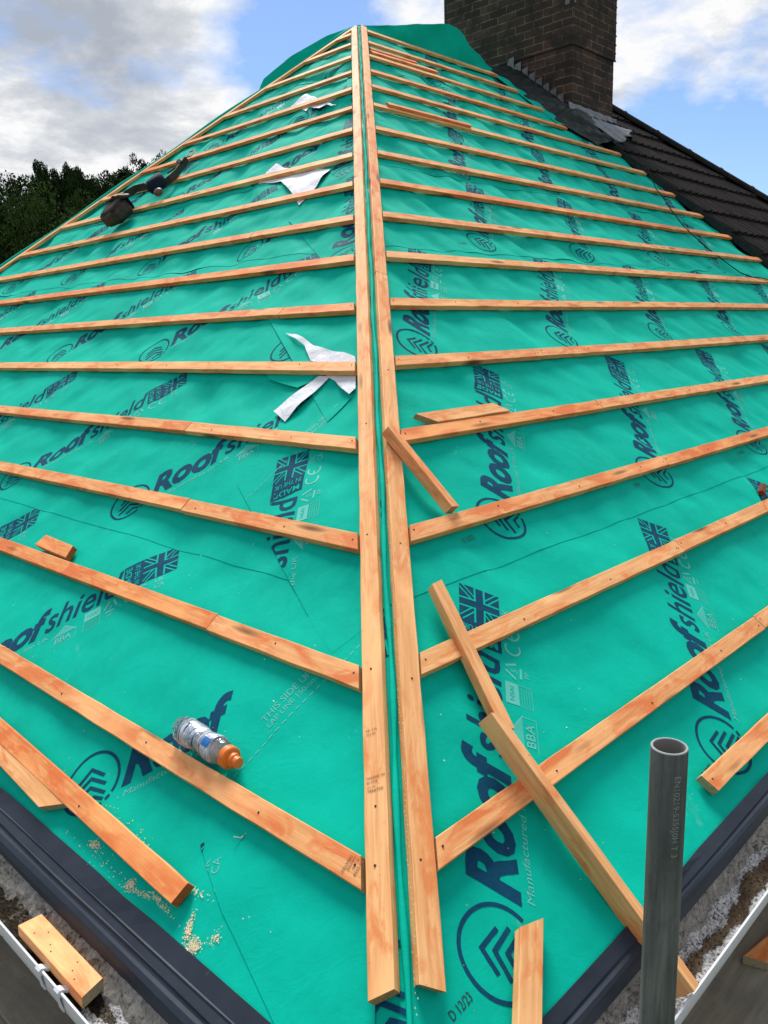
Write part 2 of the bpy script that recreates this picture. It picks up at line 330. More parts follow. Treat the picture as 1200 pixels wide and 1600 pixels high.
# slope frames: v runs to the right as seen from outside, s up the slope, h off the slope
SR, SL = 'R', 'L'
def frame(side):
    if side == SR: X, Y, Z = Vector((1, 0, 0)), Vector((0, CP, SP)), Vector((0, -SP, CP))
    else: X, Y, Z = Vector((0, -1, 0)), Vector((CP, 0, SP)), Vector((-SP, 0, CP))
    return Matrix((X, Y, Z)).transposed().to_4x4()
FR = {SR: frame(SR), SL: frame(SL)}
def P3(side, v, s, h=0.0): return FR[side] @ Vector((v, s, h))
def P3a(side, v, s, h):
    v, s, h = np.broadcast_arrays(np.asarray(v, float), np.asarray(s, float), np.asarray(h, float))
    if side == SR: return np.stack([v, s * CP - h * SP, s * SP + h * CP], -1)
    return np.stack([s * CP - h * SP, -v, s * SP + h * CP], -1)
SA = 5.86                                  # slope length to the ridge
W0 = SA * CP                               # plan run to the ridge
XP = 6.93                                  # party line on the right slope
def farhip(s): return -(W0 + .65 * (SA - s))
GA, S0R, S0L = .345, .2467, .2263          # batten gauge and first batten's top edge
# wrinkles in the underlay
_w = []
for side in range(2):
    r_ = np.random.default_rng(5 + side); L = []
    for lam, amp in ((.62, .0040), (.45, .0032), (.33, .0024), (.26, .0020), (.20, .0014), (.155, .0010), (.12, .0006), (.095, .0004)):
        for q in range(3):
            a = r_.normal(math.pi * .30, .8); kx, ky = 2 * math.pi / lam * math.cos(a), 2 * math.pi / lam * math.sin(a) * .8
            L.append((kx, ky, r_.uniform(0, 6.28), amp * r_.uniform(.6, 1.2)))
    _w.append(L)
def hgt(side, v, s):
    v = np.asarray(v, float); s = np.asarray(s, float)
    sg = 0 if side == SR else 1; z = np.zeros(np.broadcast(v, s).shape)
    for kx, ky, ph, am in _w[sg]: z = z + am * np.sin(kx * v + ky * s + ph + .6 * np.sin(1.7 * v + 2.3 * s))
    grow = .60 + .26 * np.clip(s, 0, 5)
    s0 = S0R if side == SR else S0L
    mid = .5 - .5 * np.cos(2 * math.pi * (s - s0 + .025) / GA)
    sag = -.006 * mid * np.sin(math.pi * v / .45 + .4) ** 2 * grow
    z = z * grow * (.45 + .55 * mid) - .0035 * grow + sag
    d = np.abs(v - s * CP) if side == SR else np.abs(v + s * CP)
    fade = np.clip(d / .10, 0, 1) ** 1.5 * np.clip((s + .16) / .12, .15, 1)
    z = z * fade
    return np.where(z > 0, .0004 * np.tanh(z / .0004 * .3), z)
# lap lines of the membrane courses
LAPS = [-.112] + [.745 + .83 * i for i in range(7)]
LAPS = [l for l in LAPS if l < SA]
def lift(side, k, v, s):
    """how far course k stands off the course below it near its lower edge, and tucks under near its top"""
    s0 = LAPS[k]; top = LAPS[k + 1] if k + 1 < len(LAPS) else 99
    d = s - s0
    up_ = .0004 * np.exp(-np.clip(d, 0, 9) / .05) if k else 0 * d
    if k >= 2: up_ = up_ + np.maximum(0, np.sin(v * 2.3 + k * 1.9) * np.sin(v * 5.1 + k)) ** 2 * .004 * np.exp(-np.clip(d, 0, 9) / .03)
    return up_ - .0009 * (s > top - .03)
def grid_mesh(fn, nu, nv):
    uu, vv = np.meshgrid(np.linspace(0, 1, nu), np.linspace(0, 1, nv))
    pts = fn(uu.ravel(), vv.ravel())
    idx = np.arange(nu * nv).reshape(nv, nu)
    f = np.stack([idx[:-1, :-1], idx[:-1, 1:], idx[1:, 1:], idx[1:, :-1]], -1).reshape(-1, 4)
    return pts, f.tolist()

# ------------------------------------------------------------------ lettering (2-D pieces, in metres)
def text2d(s, cap, width=None, bold=0., shear=0., spacing=1.):
    cu = bpy.data.curves.new('t', 'FONT'); cu.body = s; cu.size = 1; cu.offset = bold; cu.shear = shear; cu.space_character = spacing
    cu.resolution_u = 3; cu.fill_mode = 'FRONT' if hasattr(cu, 'fill_mode') and cu.dimensions == '3D' else cu.fill_mode
    o = bpy.data.objects.new('t', cu); COL.objects.link(o)
    dg = bpy.context.evaluated_depsgraph_get(); me = bpy.data.meshes.new_from_object(o.evaluated_get(dg))
    vs = np.array([(q.co.x, q.co.y) for q in me.vertices]) if len(me.vertices) else np.zeros((0, 2)); fs = [list(p.vertices) for p in me.polygons]
    bpy.data.objects.remove(o); bpy.data.curves.remove(cu); bpy.data.meshes.remove(me)
    vs = vs * (cap / .70)
    if len(vs): vs[:, 0] -= vs[:, 0].min()
    if width and len(vs): vs[:, 0] *= width / vs[:, 0].max()
    return vs, fs
def xf2(vs, dx=0, dy=0, ang=0.):
    c, s = math.cos(ang), math.sin(ang); vs = np.asarray(vs, float)
    return np.stack([vs[:, 0] * c - vs[:, 1] * s + dx, vs[:, 0] * s + vs[:, 1] * c + dy], -1)
def poly(*pts): return np.array(pts, float), [list(range(len(pts)))]
def stroke(pts, wd, closed=False):
    pts = [Vector(p) for p in pts]; n = len(pts); A, B = [], []
    for i, p in enumerate(pts):
        a = pts[(i - 1) % n] if (closed or i > 0) else None; c = pts[(i + 1) % n] if (closed or i < n - 1) else None
        d = ((p - a).normalized() if a is not None else Vector((0, 0))) + ((c - p).normalized() if c is not None else Vector((0, 0)))
        d.normalize(); nn = Vector((-d.y, d.x))
        f = 1.0
        if a is not None and c is not None: f = 1 / max(.5, nn.dot(Vector((-(c - p).normalized().y, (c - p).normalized().x))))
        A.append(p + nn * wd / 2 * f); B.append(p - nn * wd / 2 * f)
    vs = A + B; fs = []
    for i in range(n if closed else n - 1):
        j = (i + 1) % n; fs.append([i, n + i, n + j, j])
    return np.array([tuple(q) for q in vs]), fs
def arc(cx_, cy_, r, a0, a1, n=24): return [(cx_ + r * math.cos(R(a0 + (a1 - a0) * i / (n - 1))), cy_ + r * math.sin(R(a0 + (a1 - a0) * i / (n - 1)))) for i in range(n)]
def build_logo():
    """emblem at the origin, wordmark to the right, flag block at the end; (verts, faces, material, layer)"""
    T = []
    add = lambda vf, m_, lay=0, dx=0, dy=0, ang=0.: T.append((xf2(vf[0], dx, dy, ang), vf[1], m_, lay))
    # emblem: open ring round three nested chevrons
    ring = [(.083 * math.cos(R(a)) * (1.0 if not 200 < a < 250 else .97), .083 * math.sin(R(a))) for a in range(-38, 300, 8)]
    add(stroke(ring, .0085), 0); add(stroke(arc(0, 0, .083, 306, 316, 4), .0085), 0)
    for dy, wdt in ((.018, .040), (-.008, .046), (-.034, .046)):
        add(stroke([(-wdt, dy - .012), (0, dy + .020), (wdt, dy - .012)], .0095), 0)
    add(stroke([(-.012, -.062), (.014, -.046), (.042, -.062)], .0085), 0)
    x = .096
    add(text2d('Roof', .108, .335, .042, .30), 0, 0, x - .004, -.046)
    add(text2d('shield', .100, .306, .012, .26), 0, 0, x + .315, -.046)
    add(stroke(arc(.712, .052, .006, 0, 330, 12), .0016), 0)
    # flag block, its own up turned to the left
    x0, x1, y0, y1 = .720, .916, -.058, .060
    add(poly((x0, y0), (x1, y0), (x1, y1), (x0, y1)), 0)
    fx = x0 + .075; G2 = 3
    add(text2d('MADE', .023, .096, .010), G2, 1, x0 + .030, y0 + .011, R(90))
    add(text2d('IN THE UK', .019, .100, .006), G2, 1, x0 + .062, y0 + .009, R(90))
    fc = ((fx + x1) / 2, (y0 + y1) / 2); hw, hh, cw = (x1 - fx) / 2, (y1 - y0) / 2, .011
    for sx_ in (-1, 1):
        add(stroke([(fc[0] + sx_ * (cw + .0028), y0), (fc[0] + sx_ * (cw + .0028), fc[1] - cw - .003)], .0055), G2, 1)
        add(stroke([(fc[0] + sx_ * (cw + .0028), fc[1] + cw + .003), (fc[0] + sx_ * (cw + .0028), y1)], .0055), G2, 1)
        for sy_ in (-1, 1):
            xe = fx if sx_ < 0 else x1
            add(stroke([(xe, fc[1] + sy_ * (cw + .0028)), (fc[0] + sx_ * (cw), fc[1] + sy_ * (cw + .0028))], .0055), G2, 1)
            ye = y0 if sy_ < 0 else y1
            ddx, ddy = xe - fc[0], ye - fc[1]; nx, ny = -ddy, ddx; l = math.hypot(nx, ny); nx /= l; ny /= l
            for off in (-.0065, .0065):
                add(stroke([(fc[0] + ddx * .30 + nx * off, fc[1] + ddy * .30 + ny * off), (fc[0] + ddx * .93 + nx * off, fc[1] + ddy * .93 + ny * off)], .0042), G2, 1)
    # pale small print under the wordmark
    add(text2d('Manufactured in the UK', .017, .335, 0, .18), 1, 0, .100, -.082)
    hx = .455                                               # certification mark: roof over initials
    add(poly((hx, -.098), (hx + .045, -.066), (hx + .090, -.098)), 2); add(stroke([(hx - .004, -.100), (hx + .045, -.064), (hx + .094, -.100)], .003), 1)
    add(text2d('BBA', .024, .062, .008), 1, 1, hx + .012, -.128); add(stroke([(hx, -.135), (hx + .090, -.135), (hx + .090, -.098)], .0015), 1)
    bx = .575
    add(poly((bx, -.095), (bx + .062, -.095), (bx + .062, -.058), (bx, -.058)), 1); add(text2d('NSAI', .012, .040, .004), G2, 1, bx + .011, -.082)
    add(stroke([(bx, -.097), (bx, -.133), (bx + .062, -.133), (bx + .062, -.097)], .0014, False), 1)
    for q in range(4): add(stroke([(bx + .004, -.103 - q * .0072), (bx + .057, -.103 - q * .0072)], .0018), 2)
    rx, ry = .678, -.088                                    # recycling triangle
    for q in range(3):
        a = 90 + 120 * q; p0 = (rx + .026 * math.cos(R(a + 12)), ry + .026 * math.sin(R(a + 12))); p1 = (rx + .026 * math.cos(R(a + 96)), ry + .026 * math.sin(R(a + 96)))
        add(stroke([p0, p1], .0065), 1)
    add(text2d('5', .017, .011, .004), 1, 0, rx - .006, ry - .009); add(text2d('PP', .013, .020, .002), 1, 0, rx - .010, ry - .044)
    add(stroke(arc(.752, -.090, .021, 60, 300, 14), .0058), 1)
    add(stroke(arc(.800, -.090, .021, 60, 300, 14), .0058), 1); add(stroke([(.780, -.090), (.797, -.090)], .0052), 1)
    add(text2d('UK', .020, .034, .005), 1, 0, .842, -.085); add(text2d('CA', .020, .034, .005), 1, 0, .842, -.113)
    return T
def dice(T, step):
    """join 2-D pieces to one mesh cut on a grid so it can follow the wavy sheet: (verts, layer-per-vert, faces, mats)"""
    V, LY, Fs, Ms = [], [], [], []
    for lay in (0, 1):
        bm = bmesh.new()
        for vs, fs, m_, l_ in T:
            if l_ != lay: continue
            bv = [bm.verts.new((p[0], p[1], 0)) for p in vs]
            for f in fs:
                try: fc = bm.faces.new([bv[i] for i in f]); fc.material_index = m_
                except ValueError: pass
        if not bm.verts: bm.free(); continue
        xs = [q.co.x for q in bm.verts]; ys = [q.co.y for q in bm.verts]
        for ax, lo, hi in ((0, min(xs), max(xs)), (1, min(ys), max(ys))):
            c = math.ceil(lo / step) * step + 1e-4
            while c < hi:
                co = (c, 0, 0) if ax == 0 else (0, c, 0); no = (1, 0, 0) if ax == 0 else (0, 1, 0)
                bmesh.ops.bisect_plane(bm, geom=bm.verts[:] + bm.edges[:] + bm.faces[:], plane_co=co, plane_no=no); c += step
        bmesh.ops.triangulate(bm, faces=bm.faces[:])
        bm.verts.index_update(); base = len(V)
        for q in bm.verts: V.append((q.co.x, q.co.y)); LY.append(lay)
        for f in bm.faces: Fs.append([base + q.index for q in f.verts]); Ms.append(f.material_index)
        bm.free()
    return np.array(V), np.array(LY), Fs, Ms
def clip2(V, LY, Fs, Ms, planes):
    """keep the part inside every half-plane (point, inward normal)"""
    if len(V) == 0: return V, LY, Fs, Ms
    need = [pl for pl in planes if ((V - np.array(pl[0])) @ np.array(pl[1])).min() < 0]
    if not need: return V, LY, Fs, Ms
    bm = bmesh.new(); bv = [bm.verts.new((p[0], p[1], float(l))) for p, l in zip(V, LY)]
    for f, m_ in zip(Fs, Ms): fc = bm.faces.new([bv[i] for i in f]); fc.material_index = m_
    for pt, nrm in need:
        bmesh.ops.bisect_plane(bm, geom=bm.verts[:] + bm.edges[:] + bm.faces[:], plane_co=(pt[0], pt[1], 0), plane_no=(-nrm[0], -nrm[1], 0), clear_outer=True)
    bm.verts.index_update()
    V = np.array([(q.co.x, q.co.y) for q in bm.verts]).reshape(-1, 2); LY = np.array([q.co.z for q in bm.verts])
    Fs = [[q.index for q in f.verts] for f in bm.faces]; Ms = [f.material_index for f in bm.faces]; bm.free()
    return V, LY, Fs, Ms
LOGO = dice(build_logo(), .028)
LAPTXT = dice([(xf2(text2d('THIS SIDE UP', .020, .155, .002)[0], 0, .034), text2d('THIS SIDE UP', .020, .155, .002)[1], 1, 0),
               (xf2(text2d('LAP LINE 150mm', .016, .155, .001)[0], 0, .010), text2d('LAP LINE 150mm', .016, .155, .001)[1], 1, 0)], .03)
def dashes(n, step=.022, ln=.013):
    return dice([(np.array([(i * step, 0), (i * step + ln, 0), (i * step + ln, .003), (i * step, .003)]), [[0, 1, 2, 3]], 1, 0) for i in range(n)], .05)
DATE = dice([(text2d('D 12/23', .016, .056, .006)[0], text2d('D 12/23', .016, .056, .006)[1], 4, 0)], .03)
PRINT_MATS = [NAVY, PALE, PALER, MEM, BLACKINK]
class Print:
    def __init__(s, par): s.par = par
    def put(s, side, tmpl, o, ang, planes, extra=0., hfun=None, xform=None, name='printed_lettering'):
        V, LY, Fs, Ms = tmpl; V = xf2(V, o[0], o[1], ang)
        if xform is not None: V = xform(V)
        V, LY, Fs, Ms = clip2(V, LY, Fs, Ms, planes)
        if len(Fs) == 0: return
        h = (hfun or (lambda v, q: hgt(side, v, q)))(V[:, 0], V[:, 1]) + .0007 + LY * .0003 + extra
        ob = mesh_obj(name, P3a(side, V[:, 0], V[:, 1], h), Fs, PRINT_MATS, None, list(Ms)); ob.parent = s.par

# ------------------------------------------------------------------ the setting far below and behind
def ground_h(x, y):
    d = np.hypot(x, y); return -5.4 + np.clip((d - 22) / 60, 0, 1) ** 1.3 * 5.0 * np.clip((y - x * .3) / 30, 0, 1)
def gfn(u, v):
    rad = 4 + 900 * v ** 2.2; a = u * 2 * math.pi; x, y = rad * np.cos(a), rad * np.sin(a)
    return np.stack([x, y, ground_h(x, y)], -1)
gp, gf = grid_mesh(gfn, 97, 60); gc = len(gp); gp = np.vstack([gp, [[0, 0, -5.4]]])
gf += [[gc, i, i + 1] for i in range(96)]
gr = mesh_obj('ground', gp, gf, GRASS, smooth=True); tag(gr, kind='structure', label='rough grass ground far below the roof and rising to the wood')

# ------------------------------------------------------------------ underlay on the right slope
ANG = R(46.8)
EMR = [.028, .890, 1.725, 2.515, 3.345, 4.175, 5.0, 5.8]; EML = [.053, .872, 1.716, 2.515, 3.345, 4.175, 5.0, 5.8]
memR = tag(empty('roof_underlay', P3(SR, 3.5, 2.9)), 'green printed breathable underlay sheet covering the right-hand slope under its battens', 'roof underlay')
memL = tag(empty('roof_underlay', P3(SL, -3.5, 2.0)), 'green printed underlay with torn white patches covering the left-hand hip slope', 'roof underlay')
def keep_parent(o, par): o.parent = par; o.matrix_parent_inverse = Matrix.Translation(par.location).inverted(); return o
X0R = [.267, .203, .576, .790, .42, .15, .70, .3]
HIPR = ((0, 0), (1 * .787, -CP * .787))                     # inside: v > s*CP
for k_, s0 in enumerate(LAPS):
    s1 = min(SA, (LAPS[k_ + 1] if k_ + 1 < len(LAPS) else SA) + .10)
    def fn(u, v, s0=s0, s1=s1, k_=k_):
        s = s0 + (s1 - s0) * v; va = s * CP; vv = va + (XP + .01 - va) * u
        e = np.where(v < .001, .0035 * np.sin(vv * 3.1 + k_) + .002 * np.sin(vv * 11), 0)
        return P3a(SR, vv, s + (e * .12 if k_ else np.where(v < .001, .008 * np.maximum(0, np.sin(vv * 7 + 1)) ** 2 * np.sin(vv * 19) - .002, 0)), hgt(SR, vv, s) + lift(SR, k_, vv, s))
    p_, f_ = grid_mesh(fn, 300 if k_ < 4 else 220, int((s1 - s0) / .018) + 2)
    st_ = keep_parent(mesh_obj('membrane_strip', p_, f_, MEM, smooth=True), memR)
    pr = Print(st_)
    for j in range(-2, 8):
        o = (X0R[k_] + 1.005 * j, EMR[k_])
        if o[0] > XP - .3 or o[0] < -1: continue
        pl = [HIPR, ((0, min(SA, s1) - .04), (0, -1)), ((XP - .02, 0), (-1, 0))]
        hf = lambda v, q, k_=k_: hgt(SR, v, q) + lift(SR, k_, v, q)
        pr.put(SR, LOGO, o, ANG, pl, 0, hf)
        if k_ in (0, 1, 3): pr.put(SR, DATE, (o[0] - .160, o[1] - .028) if k_ == 0 else (o[0] - .215, o[1] - .04), R(4), pl, 0, hf, name='date_print')
# left slope courses
Y0L = [1.113, .965, .812, .842, .5, .9, .2, .6]
HIPL = ((0, 0), (-1 * .787, -CP * .787))                    # inside: v < -s*CP
FARH = ((-(W0 + .65 * SA), 0), (.838, -.545))
for k_, s0 in enumerate(LAPS):
    s1 = min(SA, (LAPS[k_ + 1] if k_ + 1 < len(LAPS) else SA) + .10)
    def fn(u, v, s0=s0, s1=s1, k_=k_):
        s = s0 + (s1 - s0) * v; va = farhip(s); vb = -s * CP - .002; vv = va + (vb - va) * u
        e = np.where(v < .001, .0035 * np.sin(vv * 3.1 + k_) + .002 * np.sin(vv * 11), 0)
        return P3a(SL, vv, s + (e * .12 if k_ else np.where(v < .001, .010 * np.maximum(0, np.sin(vv * 6 + 2)) ** 2 * np.sin(vv * 17) - .002, 0)), hgt(SL, vv, s) + lift(SL, k_, vv, s) - .0012 * (vv > vb - .15))
    p_, f_ = grid_mesh(fn, 340 if k_ < 4 else 160, int((s1 - s0) / .018) + 2)
    st_ = keep_parent(mesh_obj('membrane_strip', p_, f_, MEM, smooth=True), memL)
    pr = Print(st_)
    for j in range(-2, 9):
        o = (-(Y0L[k_] + 1.005 * j), EML[k_])
        if o[0] > 0.2 or o[0] < farhip(o[1]) + .2: continue
        pl = [HIPL, ((0, min(SA, s1) - .04), (0, -1)), ((farhip(0), 0), (.838, -.545))]
        hf = lambda v, q, k_=k_: hgt(SL, v, q) + lift(SL, k_, v, q)
        pr.put(SL, LOGO, o, ANG, pl, 0, hf)
# the right-hand courses carried over the hip onto the left slope, turned with the sheet
TH = 2 * (math.pi / 2 - math.atan2(1, CP))
def over(V): return xf2(V, 0, 0, TH)
dvec = np.array([math.cos(math.pi / 2 - 0) * 0 + -math.sin(0), 0.])
e_in = np.array([math.cos(TH), math.sin(TH)])               # direction along the sheet, towards the hip
def hipL(S): return np.array([-S * CP, S])
def shade_flap(k_):
    S0, S1 = LAPS[k_], (LAPS[k_ + 1] if k_ + 1 < len(LAPS) else SA) + .13
    if k_ == 0: return [(-.0, -.11), (-.245, -.085), (-.50, .005), (-.66, .08), (-.865, .42), (-.81, .64), tuple(hipL(.93))]
    if k_ == 1: return [tuple(hipL(S0)), (-.655, .585), (-.78, .645), (-1.46, 1.02), (-1.50, 1.33), tuple(hipL(1.76))]
    S1 = min(S1, SA - .05); r_ = random.Random(k_); a = hipL(S0); c = hipL(S1); mdl = hipL((S0 + S1) / 2)
    wd = (.55, .50, .42, .34, .26, .2)[min(k_ - 2, 5)]
    return [tuple(a), tuple(a - e_in * .22 * (wd / .5)), (mdl[0] - wd, mdl[1] - .12), (mdl[0] - wd + .03, mdl[1] + .22), tuple(c - e_in * .2 * (wd / .5)), tuple(c)]
def flaph(v, s):
    d = np.abs(v + s * CP); return hgt(SL, v, s) + .0015 * np.clip(d / .04, 0, 1)
for k_ in range(len(LAPS) - 1):
    pg = shade_flap(k_); pg = [np.array(q) for q in pg]
    area = sum(pg[i][0] * pg[(i + 1) % len(pg)][1] - pg[(i + 1) % len(pg)][0] * pg[i][1] for i in range(len(pg)))
    if area < 0: pg = pg[::-1]
    planes = []
    for i in range(len(pg)):
        a, c = pg[i], pg[(i + 1) % len(pg)]; d_ = (c - a) / np.linalg.norm(c - a); planes.append((tuple(a), (-d_[1], d_[0])))
    xs = [q[0] for q in pg]; ys = [q[1] for q in pg]
    nx_, ny_ = int((max(xs) - min(xs)) / .018) + 2, int((max(ys) - min(ys)) / .018) + 2
    uu, vv = np.meshgrid(np.linspace(min(xs), max(xs), nx_), np.linspace(min(ys), max(ys), ny_))
    V = np.stack([uu.ravel(), vv.ravel()], -1); idx = np.arange(nx_ * ny_).reshape(ny_, nx_)
    Fq = np.stack([idx[:-1, :-1], idx[:-1, 1:], idx[1:, 1:], idx[1:, :-1]], -1).reshape(-1, 4).tolist()
    V, LY, Fq, Mq = clip2(V, np.zeros(len(V)), Fq, [0] * len(Fq), planes)
    # distance inside the cut edge: the edge itself curls up a little
    dist = np.min([(V - np.array(p0)) @ np.array(nn) for p0, nn in planes[:]], axis=0)
    curl = 0 if k_ < 2 else .004 * np.maximum(0, np.sin(V[:, 1] * 9 + V[:, 0] * 4)) * np.exp(-dist / .03)
    dh = np.abs(V[:, 0] + V[:, 1] * CP); curl = curl * (dh > .12)
    fo = mesh_obj('membrane_flap', P3a(SL, V[:, 0], V[:, 1], flaph(V[:, 0], V[:, 1]) + curl + .0004 * (k_ % 2)), Fq, MEM, smooth=True); keep_parent(fo, memL)
    pr = Print(fo)
    for j in range(-3, 6):
        pr.put(SL, LOGO, (X0R[k_] + 1.005 * j, EMR[k_]), ANG, planes, .0004 * (k_ % 2), flaph, over)
    if k_ < 3:
        for x_ in (-1.4, -.6, .17, .9): pr.put(SL, LAPTXT, (x_ + .02, LAPS[k_ + 1] - .005), 0, planes, .0004 * (k_ % 2), flaph, over, 'lap_line_text')
        pr.put(SL, dashes(110), (-1.5, LAPS[k_ + 1] - .018), 0, planes, .0004 * (k_ % 2), flaph, over, 'lap_line_dashes')
# rolled welt of sheet lying along the hip line
bm = bmesh.new(); pts = []; rr = []
for i in range(150):
    s = -.09 + i * (SA + .05) / 149; h = .0035 + .0015 * math.sin(i * .9) + .001 * math.sin(i * 2.3)
    q = Vector((s * CP, s * CP, s * SP)) + Vector((-SP, -SP, 2 * CP)).normalized() * h + Vector((1, -1, 0)) * .0018 * math.sin(i * .47); pts.append(q); rr.append(.0062 + .0016 * math.sin(i * 1.3))
tube(bm, pts, rr, 8); keep_parent(bm_obj('hip_fold', bm, MEM, smooth=True), memR)
# torn, turned-back patches showing the white underside
def torn(pts, h0, amp, name='torn_flap', m_=WHITE_MEM, seed=0):
    bm = bmesh.new(); vs = [bm.verts.new((p[0], p[1], 0)) for p in pts]; bm.faces.new(vs)
    for ax in (0, 1):
        c = min(p[ax] for p in pts) + .03
        while c < max(p[ax] for p in pts):
            bmesh.ops.bisect_plane(bm, geom=bm.verts[:] + bm.edges[:] + bm.faces[:], plane_co=(c, 0, 0) if ax == 0 else (0, c, 0), plane_no=(1, 0, 0) if ax == 0 else (0, 1, 0)); c += .03
    bmesh.ops.triangulate(bm, faces=bm.faces[:])
    for q in bm.verts:
        v, s = q.co.x, q.co.y; s_b = (s - S0L + .025) / GA; mid = .5 - .5 * math.cos(2 * math.pi * s_b)
        h = float(hgt(SL, v, s)) * .3 + h0 + amp * mid * (.6 + .4 * math.sin(v * 25 + seed) * math.cos(s * 31 + seed))
        if mid < .12: h = min(h, .0028)
        q.co = P3(SL, v, s, h)
    o = bm_obj(name, bm, m_, smooth=True); keep_parent(o, memL); return o
T1 = [(-3.527, 3.404), (-3.503, 3.482), (-3.36, 3.405), (-3.13, 3.326), (-2.813, 3.242), (-2.772, 3.053), (-2.765, 2.88), (-3.0, 3.067), (-3.222, 3.22), (-3.489, 3.269)]
T2 = [(-4.228, 4.364), (-4.014, 4.332), (-3.877, 4.245), (-3.9, 4.312), (-3.719, 4.216), (-3.693, 4.27), (-3.514, 4.174), (-3.744, 4.332), (-4.135, 4.555), (-4.163, 4.505)]
T3a = [(-1.904, 1.797), (-1.831, 1.783), (-1.748, 1.753), (-1.662, 1.714), (-1.539, 1.686), (-1.471, 1.678), (-1.392, 1.653), (-1.35, 1.599), (-1.473, 1.605), (-1.615, 1.633), (-1.715, 1.715), (-1.788, 1.747)]
T3b = [(-1.522, 1.58), (-1.337, 1.582), (-1.263, 1.49), (-1.272, 1.461), (-1.342, 1.494), (-1.398, 1.528), (-1.447, 1.547)]
T3c = [(-1.503, 1.553), (-1.442, 1.554), (-1.481, 1.317), (-1.589, 1.365)]
T3d = [(-1.821, 1.567), (-1.527, 1.57), (-1.519, 1.519), (-1.562, 1.487), (-1.772, 1.531)]
for i, (pp, am) in enumerate(((T1, .018), (T2, .024), (T3a, .018), (T3b, .018), (T3c, .013))):
    tag(torn(pp, .0025, am, seed=i), 'torn piece folded back to its white underside')
tag(torn(T3d, .002, .010, m_=MEM, seed=9), 'lifted green tongue of torn sheet')
# loose end of sheet standing up along the ridge, and beyond the far hip
def loose(bot, top, name, par, n=60, mrows=10, wob=.015, seed=0):
    bot, top = np.array(bot), np.array(top)
    def interp(A, u):
        d = np.r_[0, np.cumsum(np.linalg.norm(np.diff(A, axis=0), axis=1))]; d /= d[-1]
        return np.stack([np.interp(u, d, A[:, i]) for i in range(3)], -1)
    def fn(u, v):
        p = interp(bot, u) * (1 - v)[:, None] + interp(top, u) * v[:, None]
        o = wob * (np.sin(u * 17 + seed) * np.sin(v * 3.1) + .5 * np.sin(u * 41 + v * 5) * v); p[:, 1] += o; p[:, 2] += .3 * np.abs(o) * v; return p
    p_, f_ = grid_mesh(fn, n, mrows); return keep_parent(mesh_obj(name, p_, f_, MEM, smooth=True), par)
zr = SA * SP
loose([P3(SR, 4.53, 5.83, .004), P3(SR, 5.6, 5.80, .004), P3(SR, 6.67, 5.80, .004)],
      [(4.60, 4.60, zr + .01), (4.96, 4.57, 3.72), (5.3, 4.54, 3.80), (5.70, 4.52, 3.885), (5.83, 4.52, 3.875), (6.05, 4.55, 3.78), (6.4, 4.60, 3.69), (6.75, 4.62, 3.62)], 'loose_ridge_sheet', memR)
loose([P3(SL, farhip(s) - .01, s, 0) for s in (5.0, 5.15, 5.3, 5.6, 5.86)],
      [P3(SL, farhip(s) - .03, s, 0) + Vector((.02, 0, dz)) for s, dz in ((5.0, .01), (5.06, .10), (5.3, .13), (5.6, .10), (5.87, .02))], 'loose_hip_sheet', memL, wob=.006, seed=2)
bm = bmesh.new()
for s in np.linspace(-.1, 4.8, 2): pass
tube(bm, [P3(SL, farhip(s) - .02, s, .008 + .006 * math.sin(s * 7)) for s in np.linspace(-.1, 5.8, 60)], .022, 8); keep_parent(bm_obj('far_hip_fold', bm, MEM, smooth=True), memL)
# rear slope
A_ = Vector((W0, W0, zr)); B_ = Vector((XP, W0, zr)); C_ = Vector((XP, -farhip(-.1), -.06)); D_ = P3(SL, farhip(-.1), -.1)
rear = mesh_obj('roof_underlay', [A_, B_, C_, D_], [[0, 1, 2, 3]], MEM)
tag(rear, 'plain green underlay on the rear slope, hidden beyond the ridge', 'roof underlay')

# ------------------------------------------------------------------ timber
def plank_mesh(name, L, wd=.05, th=.022, m0=0., m1=0., seed=0, bow=.002, mats=None, tilt0=0., tilt1=0.):
    """local X along, Y across, Z off the slope (0 at the underside); m0/m1 = mitre shift per metre of width"""
    r_ = random.Random(seed); n = max(2, int(L / .10)); c = .0013
    prof = [(-wd / 2 + c, 0), (wd / 2 - c, 0), (wd / 2, c), (wd / 2, th - c), (wd / 2 - c, th), (-wd / 2 + c, th), (-wd / 2, th - c), (-wd / 2, c)]
    ph = [r_.uniform(0, 6.28) for _ in range(6)]; V, F, MI = [], [], []
    for i in range(n + 1):
        u = i / n
        for (y, z) in prof:
            x0 = y * m0 + (z - th / 2) * tilt0; x1 = L + y * m1 + (z - th / 2) * tilt1; x = x0 + (x1 - x0) * u
            yy = y + bow * math.sin(u * L * 1.7 + ph[0]) + .0005 * math.sin(x * 31 + ph[1] + y * 60) + .0003 * math.sin(x * 83 + ph[4])
            zz = z + (.0005 * math.sin(x * 23 + ph[2]) + .0004 * math.sin(x * 61 + y * 90 + ph[3]) if z > th / 2 else 0)
            V.append((x, yy, zz))
    for i in range(n):
        for j in range(8):
            F.append([i * 8 + j, i * 8 + (j + 1) % 8, (i + 1) * 8 + (j + 1) % 8, (i + 1) * 8 + j][::-1]); MI.append(0)
    F.append([j for j in range(8)]); MI.append(1); F.append([n * 8 + j for j in range(8)][::-1]); MI.append(1)
    me = bpy.data.meshes.new(name); me.from_pydata(V, [], F); me.materials.append(mats[0] if mats else WOOD); me.materials.append(mats[1] if mats else END)
    me.polygons.foreach_set('material_index', MI); me.update()
    bm = bmesh.new(); bm.from_mesh(me); bmesh.ops.recalc_face_normals(bm, faces=bm.faces[:]); bm.to_mesh(me); bm.free()
    return me
SEED = [0]
